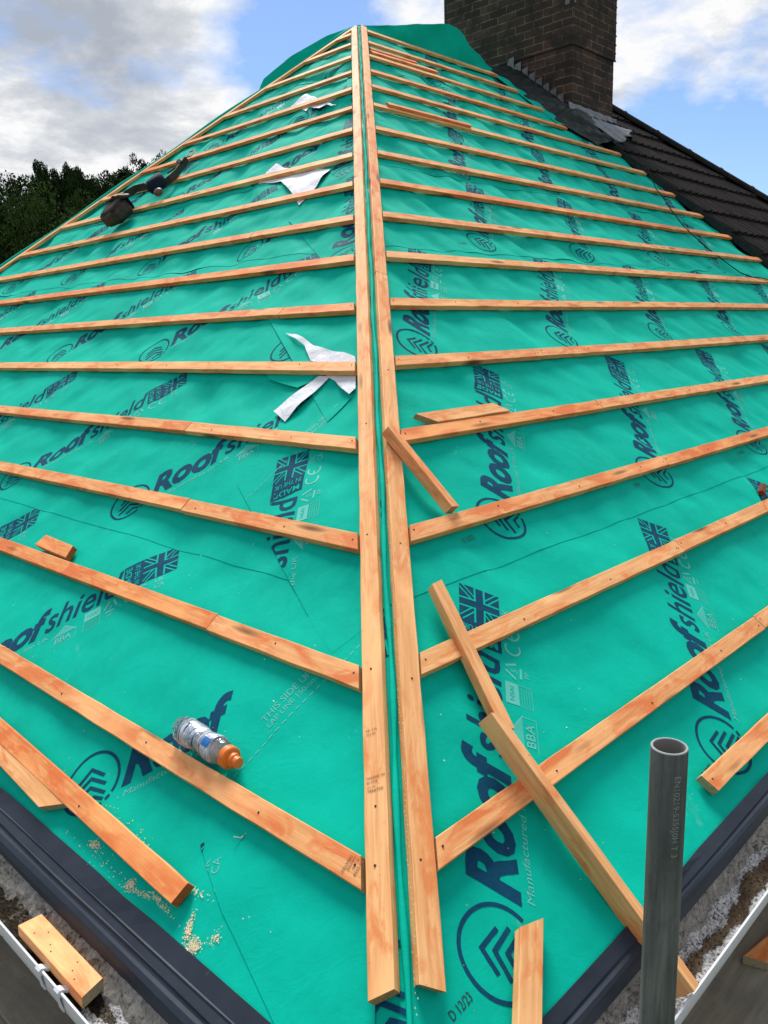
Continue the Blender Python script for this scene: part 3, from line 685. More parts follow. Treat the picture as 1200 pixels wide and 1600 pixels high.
def timber(side, a, b, label, wd=.05, th=.022, h=.003, m0=0., m1=0., group=None, name='roof_batten', cat='batten', mats=None, ha=None, hb=None, roll=0., nails=(), bow=.0015, t0=0., t1=0.):
    """centre line from a to b (v, s)"""
    SEED[0] += 1; a, b = Vector(a), Vector(b); L = (b - a).length; ang = math.atan2(b.y - a.y, b.x - a.x)
    me = plank_mesh(name, L, wd, th, m0, m1, SEED[0], bow, mats, t0, t1)
    o = bpy.data.objects.new(name, me); COL.objects.link(o)
    ha = h if ha is None else ha; hb = h if hb is None else hb
    o.matrix_world = FR[side] @ Matrix.Translation((a.x, a.y, ha)) @ Matrix.Rotation(ang, 4, 'Z') @ Matrix.Rotation(-math.atan2(hb - ha, L), 4, 'Y') @ Matrix.Rotation(roll, 4, 'X')
    tag(o, label, cat, group)
    for (x, y) in nails: nail(o, x, y, th)
    return o
def nail(par, x, y, th, r=.0026, m_=None):
    bm = bmesh.new(); bmesh.ops.create_cone(bm, cap_ends=True, segments=10, radius1=r, radius2=r * .9, depth=.0016)
    bmesh.ops.translate(bm, verts=bm.verts[:], vec=(x, y, th + .0006)); o = bm_obj('nail_head', bm, m_ or NAIL, par); return o
def stamp(par, lines, x, y, cap, ang, th):
    V, F = [], []
    for i, (txt, c_) in enumerate(lines):
        vs, fs = text2d(txt, c_, None, .004); vs = xf2(vs, 0, -i * cap * 1.55); vs = xf2(vs, x, y, ang); b0 = len(V)
        V += [(p[0], p[1], th + .0012) for p in vs]; F += [[b0 + q for q in f] for f in fs]
    return mesh_obj('ink_stamp', V, F, STAMP, par)
ORD = ['lowest', 'second', 'third', 'fourth', 'fifth', 'sixth', 'seventh', 'eighth', 'ninth', 'tenth', 'eleventh', 'twelfth', 'thirteenth', 'fourteenth', 'fifteenth', 'sixteenth', 'seventeenth']
GB = 'horizontal battens nailed across the roof slopes'
def sR(k): return S0R + GA * k + (.03 if k in (11, 12) else 0) - .025 - (.03 if k == 16 else 0)
def sL(k): return S0L + GA * k - .025 - (.10 if k == 16 else .02 if k == 15 else 0)
JR = {0: 1.87, 1: 1.86, 2: 2.30, 3: 2.26, 4: 2.23, 6: 3.1}
JL = {1: -1.08, 2: -1.60, 3: -1.963, 5: -2.035, 7: -2.9}
matpick = lambda i: (WOOD, END) if i % 5 not in (1, 3) else ((WOOD_PALE, END) if i % 5 == 1 else (WOOD_RED, END))
for k_ in range(17):
    s = sR(k_); v0 = s * CP + .084; v1 = XP - .005 if k_ <= 12 else 6.34 + .01 * (k_ % 3)
    segs = [(v0, v1)] if k_ not in JR else [(v0, JR[k_] - .0015), (JR[k_] + .0015, v1)]
    for i, (a, b) in enumerate(segs):
        where = 'meeting the hip' if i == 0 else 'beyond its butt joint'
        lb = f'{ORD[k_]} batten up from the eaves on the right slope, ' + (where if k_ in JR else 'unjointed')
        if k_ == 16: lb = 'topmost batten on the right-hand slope, just under the ridge'
        nl = [(.02 if i == 0 else .018, 0.006)] + [(x_, random.uniform(-.008, .008)) for x_ in np.arange(.40, min(b - a, 2.4), .45)] + ([(b - a - .02, -.006)] if k_ in JR and i == 0 else []) if k_ < 6 else ()
        timber(SR, (a, s + random.uniform(-.001, .001)), (b, s + random.uniform(-.002, .002)), lb, m0=CP if i == 0 else 0, group=GB, mats=matpick(k_ + i), nails=nl, bow=.002)
for k_ in range(17):
    s = sL(k_); v0 = farhip(s) + .095 * 1.19; v1 = -s * CP - .084
    segs = [(v0, v1)] if k_ not in JL else [(v0, JL[k_] - .0015), (JL[k_] + .0015, v1)]
    for i, (a, b) in enumerate(segs):
        last = i == len(segs) - 1
        lb = f'{ORD[k_]} batten up from the eaves on the left slope, ' + (('meeting the near hip' if last else 'beyond its butt joint') if k_ in JL else 'unjointed')
        if k_ == 16: lb = 'topmost short batten on the left-hand slope, close under the peak'
        nl = [(b - a - .02, .004)] + [(b - a - x_, random.uniform(-.008, .008)) for x_ in np.arange(.30, min(b - a, 2.2), .45)] if (k_ < 6 and last) else ()
        o = timber(SL, (a, s + random.uniform(-.001, .001)), (b, s + random.uniform(-.002, .002)), lb, m0=0 if i else .65, m1=-CP if last else 0, group=GB, mats=matpick(k_ + 2 + i), nails=nl, bow=.002)
        if k_ == 0: stamp(o, [('BS 5534', .0065), ('25 x 50', .005), ('GRADED', .005), ('TREATED', .006)], b - a - .012, .017, .006, R(-90), .022)
# battens running up the hips
c_h = math.sqrt(1 + CP * CP); ux, uy = CP / c_h, 1 / c_h
def hip_pt(side, s, off):                                   # off = distance from the hip line, in the slope
    if side == SR: return (s * CP + off * uy, s - off * ux)
    return (-(s * CP + off * uy), s - off * ux)
GH = 'battens running up the hips'
cuts = [(.083, 2.16), (2.163, 4.62), (4.623, 5.83)]; words_ = ['bottom length of the right-hand batten running up the near hip', 'middle length of the right-hand batten running up the near hip', 'top length of the right-hand batten on the near hip, reaching the peak']
for i, (a, b) in enumerate(cuts):
    timber(SR, hip_pt(SR, a, .036), hip_pt(SR, b, .036), words_[i], wd=.0495, group=GH, m0=.12 if i == 0 else 0, name='hip_batten', mats=(WOOD_PALE, END) if i != 1 else (WOOD, END), nails=[(x_, random.uniform(-.008, .008)) for x_ in (.21, .62, 1.05, 1.5, 1.9)] if i == 0 else (), bow=.001, t0=-.25 if i == 0 else 0)
cuts = [(.075, 3.05), (3.053, 4.95), (4.953, 5.80)]; words_ = ['knotty bottom length of the left-hand batten running up the near hip', 'middle length of the left-hand batten running up the near hip', 'top length of the left-hand batten on the near hip, reaching the peak']
for i, (a, b) in enumerate(cuts):
    o = timber(SL, hip_pt(SL, a, .034), hip_pt(SL, b, .034), words_[i], wd=.0495, group=GH, m0=-.2 if i == 0 else .35 if i == 1 else 0, name='hip_batten', mats=(WOOD_PALE, END) if i == 0 else (WOOD_RED, END) if i == 2 else (WOOD, END), nails=[(x_, random.uniform(-.008, .008)) for x_ in (.215, .33, .66, 1.1, 1.6)] if i == 0 else (), bow=.001)
    if i == 0: stamp(o, [('GRADED TO', .005), ('BS 5534', .005), ('25 x 50', .004), ('TREATED', .006)], .39, .018, .0062, R(-90), .022); stamp(o, [('KD  C16', .005), ('25 x 50', .005)], .50, .018, .0065, R(-90), .022)
lst = [(-.05, 2.5), (2.503, 4.2), (4.203, 5.80)]; words_ = ['bottom length of the batten up the far hip on the left, against the sky', 'middle length of the batten up the far left hip', 'top length of the batten up the far left hip, by the peak']
for i, (a, b) in enumerate(lst): timber(SL, (farhip(a) + .07, a), (farhip(b) + .07, b), words_[i], group=GH, name='hip_batten', mats=(WOOD_PALE, END))
# unfinished eaves battens and loose offcuts
timber(SR, (1.062, -.012), (3.6, -.030), 'cut-ended eaves batten at the right edge, just above the black plastic tray', mats=(WOOD, END_GREY), m0=-.25, nails=[(.02, .004)])
timber(SL, (-3.0, .075), (-.602, -.012), 'loose-ended orange eaves batten on the lower left, ending square over sawdust', mats=(WOOD_RED, END_RED), m1=.12, nails=[(1.95, -.006)], h=.004)
GO = 'offcuts of batten lying about the roof'
OC = dict(group=GO, name='batten_offcut', cat='timber offcut')
timber(SL, (-1.53, -.026 + .012), (-1.145, -.038), 'mitred offcut lying against the lower side of the eaves batten, lower left edge', mats=(WOOD_PALE, END_GREY), m1=1.6, m0=0, **OC)
timber(SL, (-2.245, .612), (-2.0, .604), 'short offcut with dark red end tucked behind the second left batten', mats=(WOOD_RED, END_RED), m1=-.4, m0=.3, h=.006, **OC)
timber(SR, (1.235, 1.311), (1.645, 1.314), 'mitred offcut lying along the upper side of a right-hand batten', mats=(WOOD_PALE, END_GREY), m0=-1.3, m1=-1.1, h=.006, **OC)
timber(SR, (.997, 1.262), (1.000, .945), 'short batten piece leaning from right hip batten down to the third batten', ha=.030, hb=.012, mats=(WOOD, END_GREY), wd=.040, th=.032, m0=.2, roll=R(-14), **OC)
timber(SR, (.724, .737), (.615, .345), 'long loose batten with mitred top end crossing the second right-hand batten', ha=.026, hb=.006, mats=(WOOD_PALE, END_GREY), m0=-.35, wd=.038, th=.026, **OC)
timber(SR, (.344, .030), (.155, -.125), 'mitred offcut lying at the bottom edge below the printed emblem', mats=(WOOD_PALE, END_GREY), m0=-.75, h=.006, wd=.047, **OC)
timber(SR, (4.15, 5.16), (4.95, 5.185), 'thin red batten lying loose beside a high right-hand batten near the peak', h=.006, mats=(WOOD_RED, END), wd=.04, th=.02, **OC)
timber(SR, (4.20, 5.235), (4.75, 5.255), 'short red offcut lying loose just above the other near the peak', h=.006, mats=(WOOD_RED, END), wd=.035, th=.02, **OC)
timber(SR, (3.40, 4.075), (4.25, 4.068), 'red stained batten length lying double on a right-hand batten halfway up', h=.026, mats=(WOOD_RED, END), wd=.035, th=.016, **OC)
def free_timber(p, q, z_up, label, wd, th, mats, m0=0., m1=0., **kw):
    """a loose piece between two world points, its thickness along z_up"""
    SEED[0] += 1; p, q = Vector(p), Vector(q); X = (q - p).normalized(); Z = Vector(z_up); Z = (Z - X * Z.dot(X)).normalized(); Y = Z.cross(X)
    me = plank_mesh('batten_offcut', (q - p).length, wd, th, m0, m1, SEED[0], .0005, mats); o = bpy.data.objects.new('batten_offcut', me); COL.objects.link(o)
    mm_ = Matrix((X, Y, Z)).transposed().to_4x4(); mm_.translation = p; o.matrix_world = mm_; tag(o, label, 'timber offcut', GO); return o
free_timber(P3(SR, .556, .383, .034), Vector((.572, -.176, -.160)), FR[SR].to_3x3() @ Vector((0, 0, 1)), 'loose batten standing on edge, running down behind the pole into the gutter', .026, .05, (WOOD_PALE, END_RED), m0=.4)
o = free_timber((-.197, .955, -.160), (-.197, .668, -.161), (0.03, 0, 1), 'nail-pocked block of batten lying in the left gutter', .053, .026, (WOOD, END_GREY), m1=-.35)
for x_, y_ in ((.07, .01), (.11, -.004), (.13, -.012), (.20, .012), (.24, -.014), (.215, -.006), (.05, -.012)): nail(o, x_, y_, .026, .0017)
free_timber((1.265, -.095, -.598), (1.56, -.145, -.598), (0, 0, 1), 'offcut of batten lying on the scaffold boards below the right gutter', .055, .025, (WOOD_RED, END_GREY), m0=-.5)

# ------------------------------------------------------------------ sawdust, chips and a stray nail
bm = bmesh.new()
def chips(side, poly_c, n, sx, sy, size, ang=0.):
    for _ in range(n):
        a, b2 = random.gauss(0, 1), random.gauss(0, 1); v = poly_c[0] + (a * sx * math.cos(ang) - b2 * sy * math.sin(ang)); s = poly_c[1] + (a * sx * math.sin(ang) + b2 * sy * math.cos(ang))
        if s < -.105: continue
        z = float(hgt(side, v, s)) + .0012; r_ = size * random.uniform(.5, 1.5); t_ = random.uniform(0, 6.28)
        q = [bm.verts.new(P3(side, v + r_ * math.cos(t_ + j * 2.1) * random.uniform(.5, 1.2), s + r_ * math.sin(t_ + j * 2.1), z + random.uniform(0, .0018))) for j in range(3)]; bm.faces.new(q)
for c_, n_, sx, sy, an in (((-.555, -.046), 110, .004, .012, .3), ((-.515, -.070), 340, .008, .007, 0), ((-.545, -.060), 120, .004, .007, .5), ((-.725, -.060), 110, .026, .003, .2), ((-.665, -.050), 110, .026, .003, -.1), ((-.77, -.062), 160, .008, .006, 0),
                           ((-.95, -.047), 130, .010, .005, .2), ((-.48, -.035), 60, .008, .008, 0), ((-.60, .005), 90, .03, .004, .1), ((-.85, .02), 50, .09, .01, -.1), ((-.9, -.06), 50, .06, .01, 0)):
    chips(SL, c_, n_, sx, sy, .0017, an)
for _ in range(60): chips(SL, (random.uniform(-2.2, -.1), random.uniform(-.08, .8)), 1, .01, .01, .0016)
for _ in range(50): chips(SR, (random.uniform(.1, 2.2), random.uniform(-.08, .8)), 1, .01, .01, .0016)
for x_ in np.linspace(.05, 2.2, 260):                       # furry sawn edge of the right hip batten
    p = Vector((*hip_pt(SR, x_, .0105), 0)); z = random.uniform(.008, .024); r_ = random.uniform(.0006, .0022)
    bm.faces.new([bm.verts.new(P3(SR, p.x + dx, p.y + dy, z + dz)) for dx, dy, dz in ((.001, 0, 0), (.001, .004, .001), (-r_, .002, .0015))])
tag(bm_obj('sawdust', bm, SAW), 'pale sawdust and splinters scattered on the lower underlay', 'sawdust', kind='stuff')
bm = bmesh.new(); p = P3(SL, -.566, .137, .002)
tube(bm, [p, p + Vector((-.006, .006, .002)), p + Vector((-.012, .010, .004))], .0012, 6); tube(bm, [p, p + Vector((.004, -.004, .0045))], .0022, 6)
tag(bm_obj('stray_nail', bm, NAIL_LIGHT), 'small bright nail lying on the underlay below the bottle', 'nail')

# ------------------------------------------------------------------ drinks bottle
bt = tag(empty('drinks_bottle', P3(SL, -.905, .268, .034)), 'crumpled clear drinks bottle with orange cap resting above the lowest left batten', 'bottle')
a3, b3 = P3(SL, -.905, .270, .034), P3(SL, -.668, .262, .031); ax = (b3 - a3).normalized()
bt.rotation_euler = ax.to_track_quat('Z', 'Y').to_euler()
def lathe(prof, n=28, crush=0., seed=0):
    bm = bmesh.new(); r_ = random.Random(seed); ph = [r_.uniform(0, 6.28) for _ in range(4)]; rings = []
    for z, rad in prof:
        rings.append([bm.verts.new(((rad * (1 + crush * math.sin(3 * a + z * 60 + ph[0]) + crush * .6 * math.sin(5 * a - z * 90 + ph[1]))) * math.cos(a), (rad * (1 + crush * math.sin(3 * a + z * 60 + ph[0]) + crush * .6 * math.sin(5 * a - z * 90 + ph[1]))) * math.sin(a), z)) for a in [2 * math.pi * i / n for i in range(n)]])
    for p0, p1 in zip(rings, rings[1:]):
        for j in range(n): bm.faces.new([p0[j], p0[(j + 1) % n], p1[(j + 1) % n], p1[j]])
    bm.faces.new(rings[0][::-1]); bm.faces.new(rings[-1]); return bm
body = [(0, .022), (.004, .029), (.012, .032), (.03, .0325), (.055, .0315), (.078, .030), (.092, .0275), (.104, .0265), (.114, .029), (.13, .0315), (.15, .032), (.165, .030), (.180, .0265), (.19, .0225)]
bm_obj('bottle_body', lathe(body, 32, .035, 1), CLEAR, bt, True)
bm_obj('bottle_label', lathe([(.034, .0333), (.05, .0330), (.075, .0312), (.092, .0288), (.104, .0278), (.114, .0302), (.13, .0326), (.150, .0330), (.158, .0322)], 32, .035, 1), LABEL, bt, True)
bm = lathe([(.188, .0235), (.190, .0260), (.206, .0262), (.209, .0235), (.211, .0165), (.222, .0160), (.224, .0130), (.236, .0125), (.238, .009)], 32); o = bm_obj('cap', bm, ORANGE, bt, True)
for pgn in o.data.polygons: pgn.use_smooth = False
mb = bmesh.new()
inv = bt.rotation_euler.to_matrix().inverted(); outw = inv @ (Vector((0, 0, 1)) + Vector((-.4, -.5, 0))).normalized(); a0 = math.atan2(outw.y, outw.x) + .35
rws = [[mb.verts.new((.0337 * math.cos(a0 + da), .0337 * math.sin(a0 + da), z)) for da in (-.32, -.1, .12, .34)] for z in (.128, .14, .152)]
for p0, p1 in zip(rws, rws[1:]):
    for j in range(3): mb.faces.new([p0[j], p0[j + 1], p1[j + 1], p1[j]])
bm_obj('label_patch', mb, BLUE, bt)

# ------------------------------------------------------------------ eaves: trays, gutters, masonry
def extrude_profile(prof, along, a0, a1, n, wob=None):
    """prof: (outward distance from the corner line, z). Right eave runs along x, left along y"""
    V, F = [], []
    for i in range(n + 1):
        t_ = a0 + (a1 - a0) * i / n
        for j, (d, z) in enumerate(prof):
            dd, zz = (d, z) if wob is None else wob(j, t_, d, z)
            V.append((t_, -dd, zz) if along == 'x' else (-dd, t_, zz))
    m_ = len(prof)
    for i in range(n):
        for j in range(m_ - 1): F.append([i * m_ + j, i * m_ + j + 1, (i + 1) * m_ + j + 1, (i + 1) * m_ + j])
    return V, F
def traywob(j, t_, d, z):
    if j == 0: return d + .006 * max(0, math.sin(t_ * 9 + 1)) ** 3, z + .004 * max(0, math.sin(t_ * 9 + 1)) ** 2
    return d + .0012 * math.sin(t_ * 7 + j), z + .0008 * math.sin(t_ * 11)
trR = [(.072, -.0545), (.0830, -.0640), (.0930, -.0720), (.0945, -.0775), (.0975, -.0790), (.1020, -.0800), (.1065, -.0850), (.1090, -.0960), (.1095, -.118), (.104, -.130), (.094, -.130)]
trL = [(.066, -.0500), (.096, -.0720), (.0975, -.0700), (.1000, -.0705), (.1015, -.0750), (.1150, -.0830), (.1165, -.0815), (.1185, -.0820), (.1200, -.0880), (.1230, -.0910), (.1300, -.0930), (.1390, -.1010), (.1450, -.1150), (.1460, -.1300), (.1440, -.136), (.130, -.138)]
cn = (-.1085, -.140)
V, F = extrude_profile(trR, 'x', -.128, 7.0, 120, traywob); o = mesh_obj('eaves_tray', V, F, TRAY); tag(o, 'black plastic eaves tray along the foot of the right-hand slope', 'eaves tray')
md = o.modifiers.new('thick', 'SOLIDIFY'); md.thickness = .0025; md.offset = 1
V, F = extrude_profile(trL, 'y', -.098, 8.4, 150, traywob); o = mesh_obj('eaves_tray', V, F, TRAY); tag(o, 'wider black plastic eaves tray along the foot of the left-hand slope', 'eaves tray')
md = o.modifiers.new('thick', 'SOLIDIFY'); md.thickness = .0025; md.offset = 1
# masonry: the house
house = tag(empty('brick_house', (3.5, 4, -5.4)), 'brick house under the roof, its mortared wall head showing behind the gutters', 'house')
bm = bmesh.new(); box_bm(bm, .03, 13.0, .05, 8.3, -5.4, -.17); keep_parent(bm_obj('wall', bm, HBRICK), house)
rm = np.random.default_rng(3)
def rough(j, t_, d, z): return d + .003 * math.sin(t_ * 37 + j * 2) + .0025 * math.sin(t_ * 91 + j) + rm.normal(0, .0022), z + .0015 * math.sin(t_ * 53 + j) + rm.normal(0, .0008)
V, F = extrude_profile([(.085, -.112), (.096, -.120), (.1035, -.132), (.110, -.147), (.117, -.164), (.121, -.180), (.122, -.20)], 'x', -.16, 7.0, 500, rough); keep_parent(mesh_obj('mortar_bed', V, F, MORTAR), house)
V, F = extrude_profile([(.125, -.118), (.137, -.126), (.148, -.138), (.159, -.152), (.170, -.166), (.178, -.182), (.180, -.20)], 'y', -.11, 8.3, 560, rough); keep_parent(mesh_obj('mortar_bed', V, F, MORTAR), house)
# gutters: open channels with a thin outer lip
def gutter(along, d_in, d_out, a0, a1, label):
    g = tag(empty('gutter', (1.5, -d_out, -.2) if along == 'x' else (-d_out, 1.5, -.2)), label, 'gutter')
    dc, rg_ = (d_in + d_out) / 2, (d_out - d_in) / 2; tt = [math.pi * q / 18 for q in range(13)]; ti = [math.pi * (q + 9) / 21 for q in range(13)]
    pr_ = [(dc - (rg_ - .003) * math.cos(a), -.158 - .075 * math.sin(a)) for a in ti] + [(d_out - .003, -.150), (d_out - .0015, -.1478), (d_out + .0022, -.1485), (d_out + .0022, -.1545), (d_out + .0004, -.157)] + [(dc + rg_ * math.cos(a) * .98, -.158 - .079 * math.sin(a)) for a in tt]
    V, F = extrude_profile(pr_, along, a0, a1, 40); keep_parent(mesh_obj('channel', V, F, WHITEP), g)
    V, F = [], []
    def fn(u, v):
        t_ = a0 + (a1 - a0) * u; d = d_in - .010 + (d_out - d_in + .007) * v
        z = -.192 + .026 * (1 - v) ** 2 + .012 * v ** 4 + .006 * np.sin(t_ * 13) * np.sin(v * 3.1) + rm.normal(0, .0018, len(u)) + .004 * np.sin(t_ * 41 + v * 7)
        return np.stack([t_, -d, z], -1) if along == 'x' else np.stack([-d, t_, z], -1)
    p_, f_ = grid_mesh(fn, 1300, 26)
    return g, p_, f_
gR, p_, f_ = gutter('x', .112, .200, -.10, 7.0, 'white plastic gutter full of pale lime grit along the right eaves')
tag(mesh_obj('gutter_debris', p_, f_, LIME), 'white lime grit lying in the right-hand gutter', 'gutter debris', kind='stuff')
q_ = p_.copy(); q_[:, 2] += .0028; fa = np.array(f_); cc = q_[fa].mean(1)
inb = (np.abs(cc[:, 1] + .158 + .006 * np.sin(cc[:, 0] * 23)) < .0155 + .006 * np.sin(cc[:, 0] * 9 + 4) + .004 * np.sin(cc[:, 0] * 57) + rng.normal(0, .0015, len(cc))) & (cc[:, 0] > .62)
tag(mesh_obj('silt', q_, fa[inb].tolist(), SILT), 'damp brown silt along the middle of the right-hand gutter', 'silt', kind='stuff')
gL, p_, f_ = gutter('y', .166, .238, -.15, 8.4, 'white plastic gutter with two clips along the left eaves')
cl_ = p_[np.array(f_)].mean(1); ml_ = ((cl_[:, 1] < .64 + .05 * np.sin(cl_[:, 0] * 140)) & (np.sin(cl_[:, 1] * 40 + cl_[:, 0] * 60) > -.5)).astype(int).tolist()
tag(mesh_obj('gutter_debris', p_, f_, [SOIL, LIME], None, ml_), 'dark soil, moss and grit lying in the left-hand gutter', 'gutter debris', kind='stuff')
for yc in (.812, .727):                                      # clips over the lip
    bm = bmesh.new(); pf = [(.2380, -.195), (.2455, -.147), (.240, -.143), (.232, -.146), (.226, -.152), (.218, -.150), (.214, -.141), (.211, -.143), (.215, -.156), (.226, -.158), (.2325, -.152), (.2325, -.156), (.2425, -.160), (.2350, -.195)]
    for side_ in (-1, 1): pass
    lo = [bm.verts.new((-d, yc - .009, z)) for d, z in pf]; hi = [bm.verts.new((-d, yc + .009, z)) for d, z in pf]
    for j in range(len(pf)): bm.faces.new([lo[j], lo[(j + 1) % len(pf)], hi[(j + 1) % len(pf)], hi[j]])
    bm.faces.new(lo[::-1]); bm.faces.new(hi); bmesh.ops.recalc_face_normals(bm, faces=bm.faces[:])
    keep_parent(bm_obj('clip', bm, WHITEP), gL)
# loose grit in both gutters
bm = bmesh.new()
def grit(n, fx, fy, z0, size):
    for _ in range(n):
        c_ = Vector((fx(), fy(), z0 + random.uniform(0, .006))); r_ = size * random.uniform(.4, 1.3)
        vs = [bm.verts.new(c_ + Vector((random.gauss(0, 1), random.gauss(0, 1), random.gauss(0, 1))).normalized() * r_) for _ in range(4)]
        for f in ((0, 1, 2), (0, 1, 3), (0, 2, 3), (1, 2, 3)): bm.faces.new([vs[i] for i in f])
grit(2600, lambda: random.uniform(-.2, 2.2), lambda: random.uniform(-.196, -.130), -.195, .0022)
tag(bm_obj('loose_grit', bm, mat('grit_white', .95, .1, (.55, .54, .52))[0]), 'loose white crumbs on the debris in the right-hand gutter', 'grit', kind='stuff')
bm = bmesh.new(); grit(2200, lambda: random.uniform(-.234, -.175), lambda: random.uniform(.0, 2.4), -.195, .0022)
tag(bm_obj('loose_grit', bm, mat('grit_dark', .95, .1, (.16, .14, .11))[0]), 'loose grey crumbs and moss on the soil in the left-hand gutter', 'grit', kind='stuff')

# ------------------------------------------------------------------ scaffold pole and boards
px_, py_, pz_ = .2017, -.2985, .557
po = tag(empty('scaffold_pole', (px_, py_, -5.4)), 'dull grey galvanised scaffold pole with open top standing in front of the right gutter', 'scaffold pole')
bm = bmesh.new(); r0, r1, n = .02415, .0205, 48
def ring(r_, z): return [bm.verts.new((r_ * math.cos(2 * math.pi * j / n), r_ * math.sin(2 * math.pi * j / n), z)) for j in range(n)]
H_ = pz_ + 5.4; rg = [ring(r0, 0)] + [ring(r0, z) for z in (H_ - 1.5, H_ - .0012)] + [ring(r0 - .0010, H_), ring(r1 + .0006, H_), ring(r1, H_ - .001), ring(r1, H_ - .8)]
for i, (a, b) in enumerate(zip(rg, rg[1:])):
    for j in range(n): f = bm.faces.new([a[j], a[(j + 1) % n], b[(j + 1) % n], b[j]]); f.material_index = 1 if i in (2, 3, 4) else 2 if i > 4 else 0; f.smooth = i not in (2, 3, 4)
bm_obj('tube', bm, [STEEL, STEEL_EDGE, STEEL_IN], po)
vs, fs = text2d('EN10219-S355J0H T 3', .0085, .118, .006); cam_d = math.atan2(-.7252 - py_, -.7658 - px_)
V = []
for x, y in vs:                                              # text runs down the tube, wrapped on its surface
    a = cam_d + .36 + y / r0; V.append(((r0 + .0003) * math.cos(a), (r0 + .0003) * math.sin(a), H_ - .032 - x))
mesh_obj('embossed_marking', V, fs, STEEL_MARK, po)
def board(x0, x1, y0, y1, z, label):
    bm = bmesh.new(); L = max(x1 - x0, y1 - y0); wd = min(x1 - x0, y1 - y0)
    box_bm(bm, 0, L, -wd / 2, wd / 2, -.038, 0); bmesh.ops.bevel(bm, geom=bm.edges[:], offset=.004, segments=2, affect='EDGES')
    o = bm_obj('scaffold_board', bm, PLANK)
    if x1 - x0 > y1 - y0: o.location = (x0, (y0 + y1) / 2, z)
    else: o.location = ((x0 + x1) / 2, y0, z); o.rotation_euler = (0, 0, R(90))
    return tag(o, label, 'scaffold board', 'scaffold boards round the eaves')
for i in range(4): board(-.55, 3.9, -.232 * (i + 1) + .03, -.232 * i + .03, -.60 - .003 * (i % 2), ['scaffold board next to the wall under the right gutter', 'second scaffold board out from the wall on the right', 'third scaffold board out from the wall on the right', 'outermost scaffold board on the right'][i])
for i in range(4): board(-.232 * (i + 1) + .03, -.232 * i + .03, .0, 3.0 + .02 * i, -.600 - .003 * (i % 2) + .045, ['scaffold board next to the wall under the left gutter', 'second scaffold board out from the wall on the left', 'third scaffold board out from the wall on the left', 'outermost scaffold board on the left'][i])

# ------------------------------------------------------------------ chimney
ch = tag(empty('chimney', (7.42, 4.82, 2.2)), 'large dark, stained brick chimney stack rising beside the ridge', 'chimney')
bm = bmesh.new(); box_bm(bm, 7.012, 7.832, 4.02, 5.63, 1.4, 3.868); keep_parent(bm_obj('stack_base', bm, BRICK), ch)
bm = bmesh.new(); box_bm(bm, 6.998, 7.846, 4.006, 5.644, 3.868, 5.3)
bmesh.ops.subdivide_edges(bm, edges=bm.edges[:], cuts=3); keep_parent(bm_obj('stack', bm, BRICK), ch)
bm = bmesh.new(); box_bm(bm, 6.95, 7.895, 3.958, 5.692, 5.3, 5.46); box_bm(bm, 6.92, 7.925, 3.928, 5.722, 5.463, 5.58); keep_parent(bm_obj('corbel', bm, BRICK), ch)
for yy in (4.35, 4.82, 5.3):
    bm = bmesh.new(); tube(bm, [(7.42, yy, 5.58), (7.42, yy, 5.62), (7.42, yy, 6.05), (7.42, yy, 6.1)], [.15, .13, .11, .125], 20); keep_parent(bm_obj('chimney_pot', bm, mat('terracotta', .85, .2, (.30, .11, .06))[0]), ch)
bm = bmesh.new(); box_bm(bm, 6.992, 7.0, 4.05, 4.10, 4.235, 4.28); box_bm(bm, 7.005, 7.025, 3.998, 4.008, 4.235, 4.27); keep_parent(bm_obj('mortar_patch', bm, LEAD_PALE), ch)
# frayed mortar and snapped brick arrises down the corner and right edge
bm = bmesh.new()
for z in np.arange(3.2, 5.3, .075):
    for (x, y) in ((7.846, 4.006), (6.998, 4.006)):
        for _ in range(3): c_ = Vector((x + random.uniform(-.004, .004), y + random.uniform(-.004, .004), z + random.uniform(-.02, .02))); 
        r_ = random.uniform(.004, .010) * (1 if z > 3.86 else .6); o_ = 0 if z > 3.868 else -.014 * (1 if x > 7.2 else -1)
        bmesh.ops.create_icosphere(bm, subdivisions=1, radius=r_, matrix=Matrix.Translation((x + o_, y + (0 if z > 3.868 else .014), z + random.uniform(-.02, .02))))
keep_parent(bm_obj('worn_edges', bm, BRICK), ch)
# stepped flashing on the left face, following the slope
def slope_z(y, h=0): return y * SP / CP + h / CP
V, F = [], []; y0_ = 4.10
for i in range(8):
    ya = y0_ + i * .086; zt = slope_z(ya + .085) + .105
    b0 = len(V); V += [Vector(q) for q in ((6.992, ya, slope_z(ya)), (6.992, ya + .088, slope_z(ya + .088)), (6.992, ya + .088, zt - .045), (6.992, ya + .070, zt), (6.992, ya + .004, zt + .012))]; F.append([b0 + j for j in range(5)])
fl = mesh_obj('step_flashing', V, F, LEAD_PALE); fl.modifiers.new('t', 'SOLIDIFY').thickness = .004; keep_parent(fl, ch)
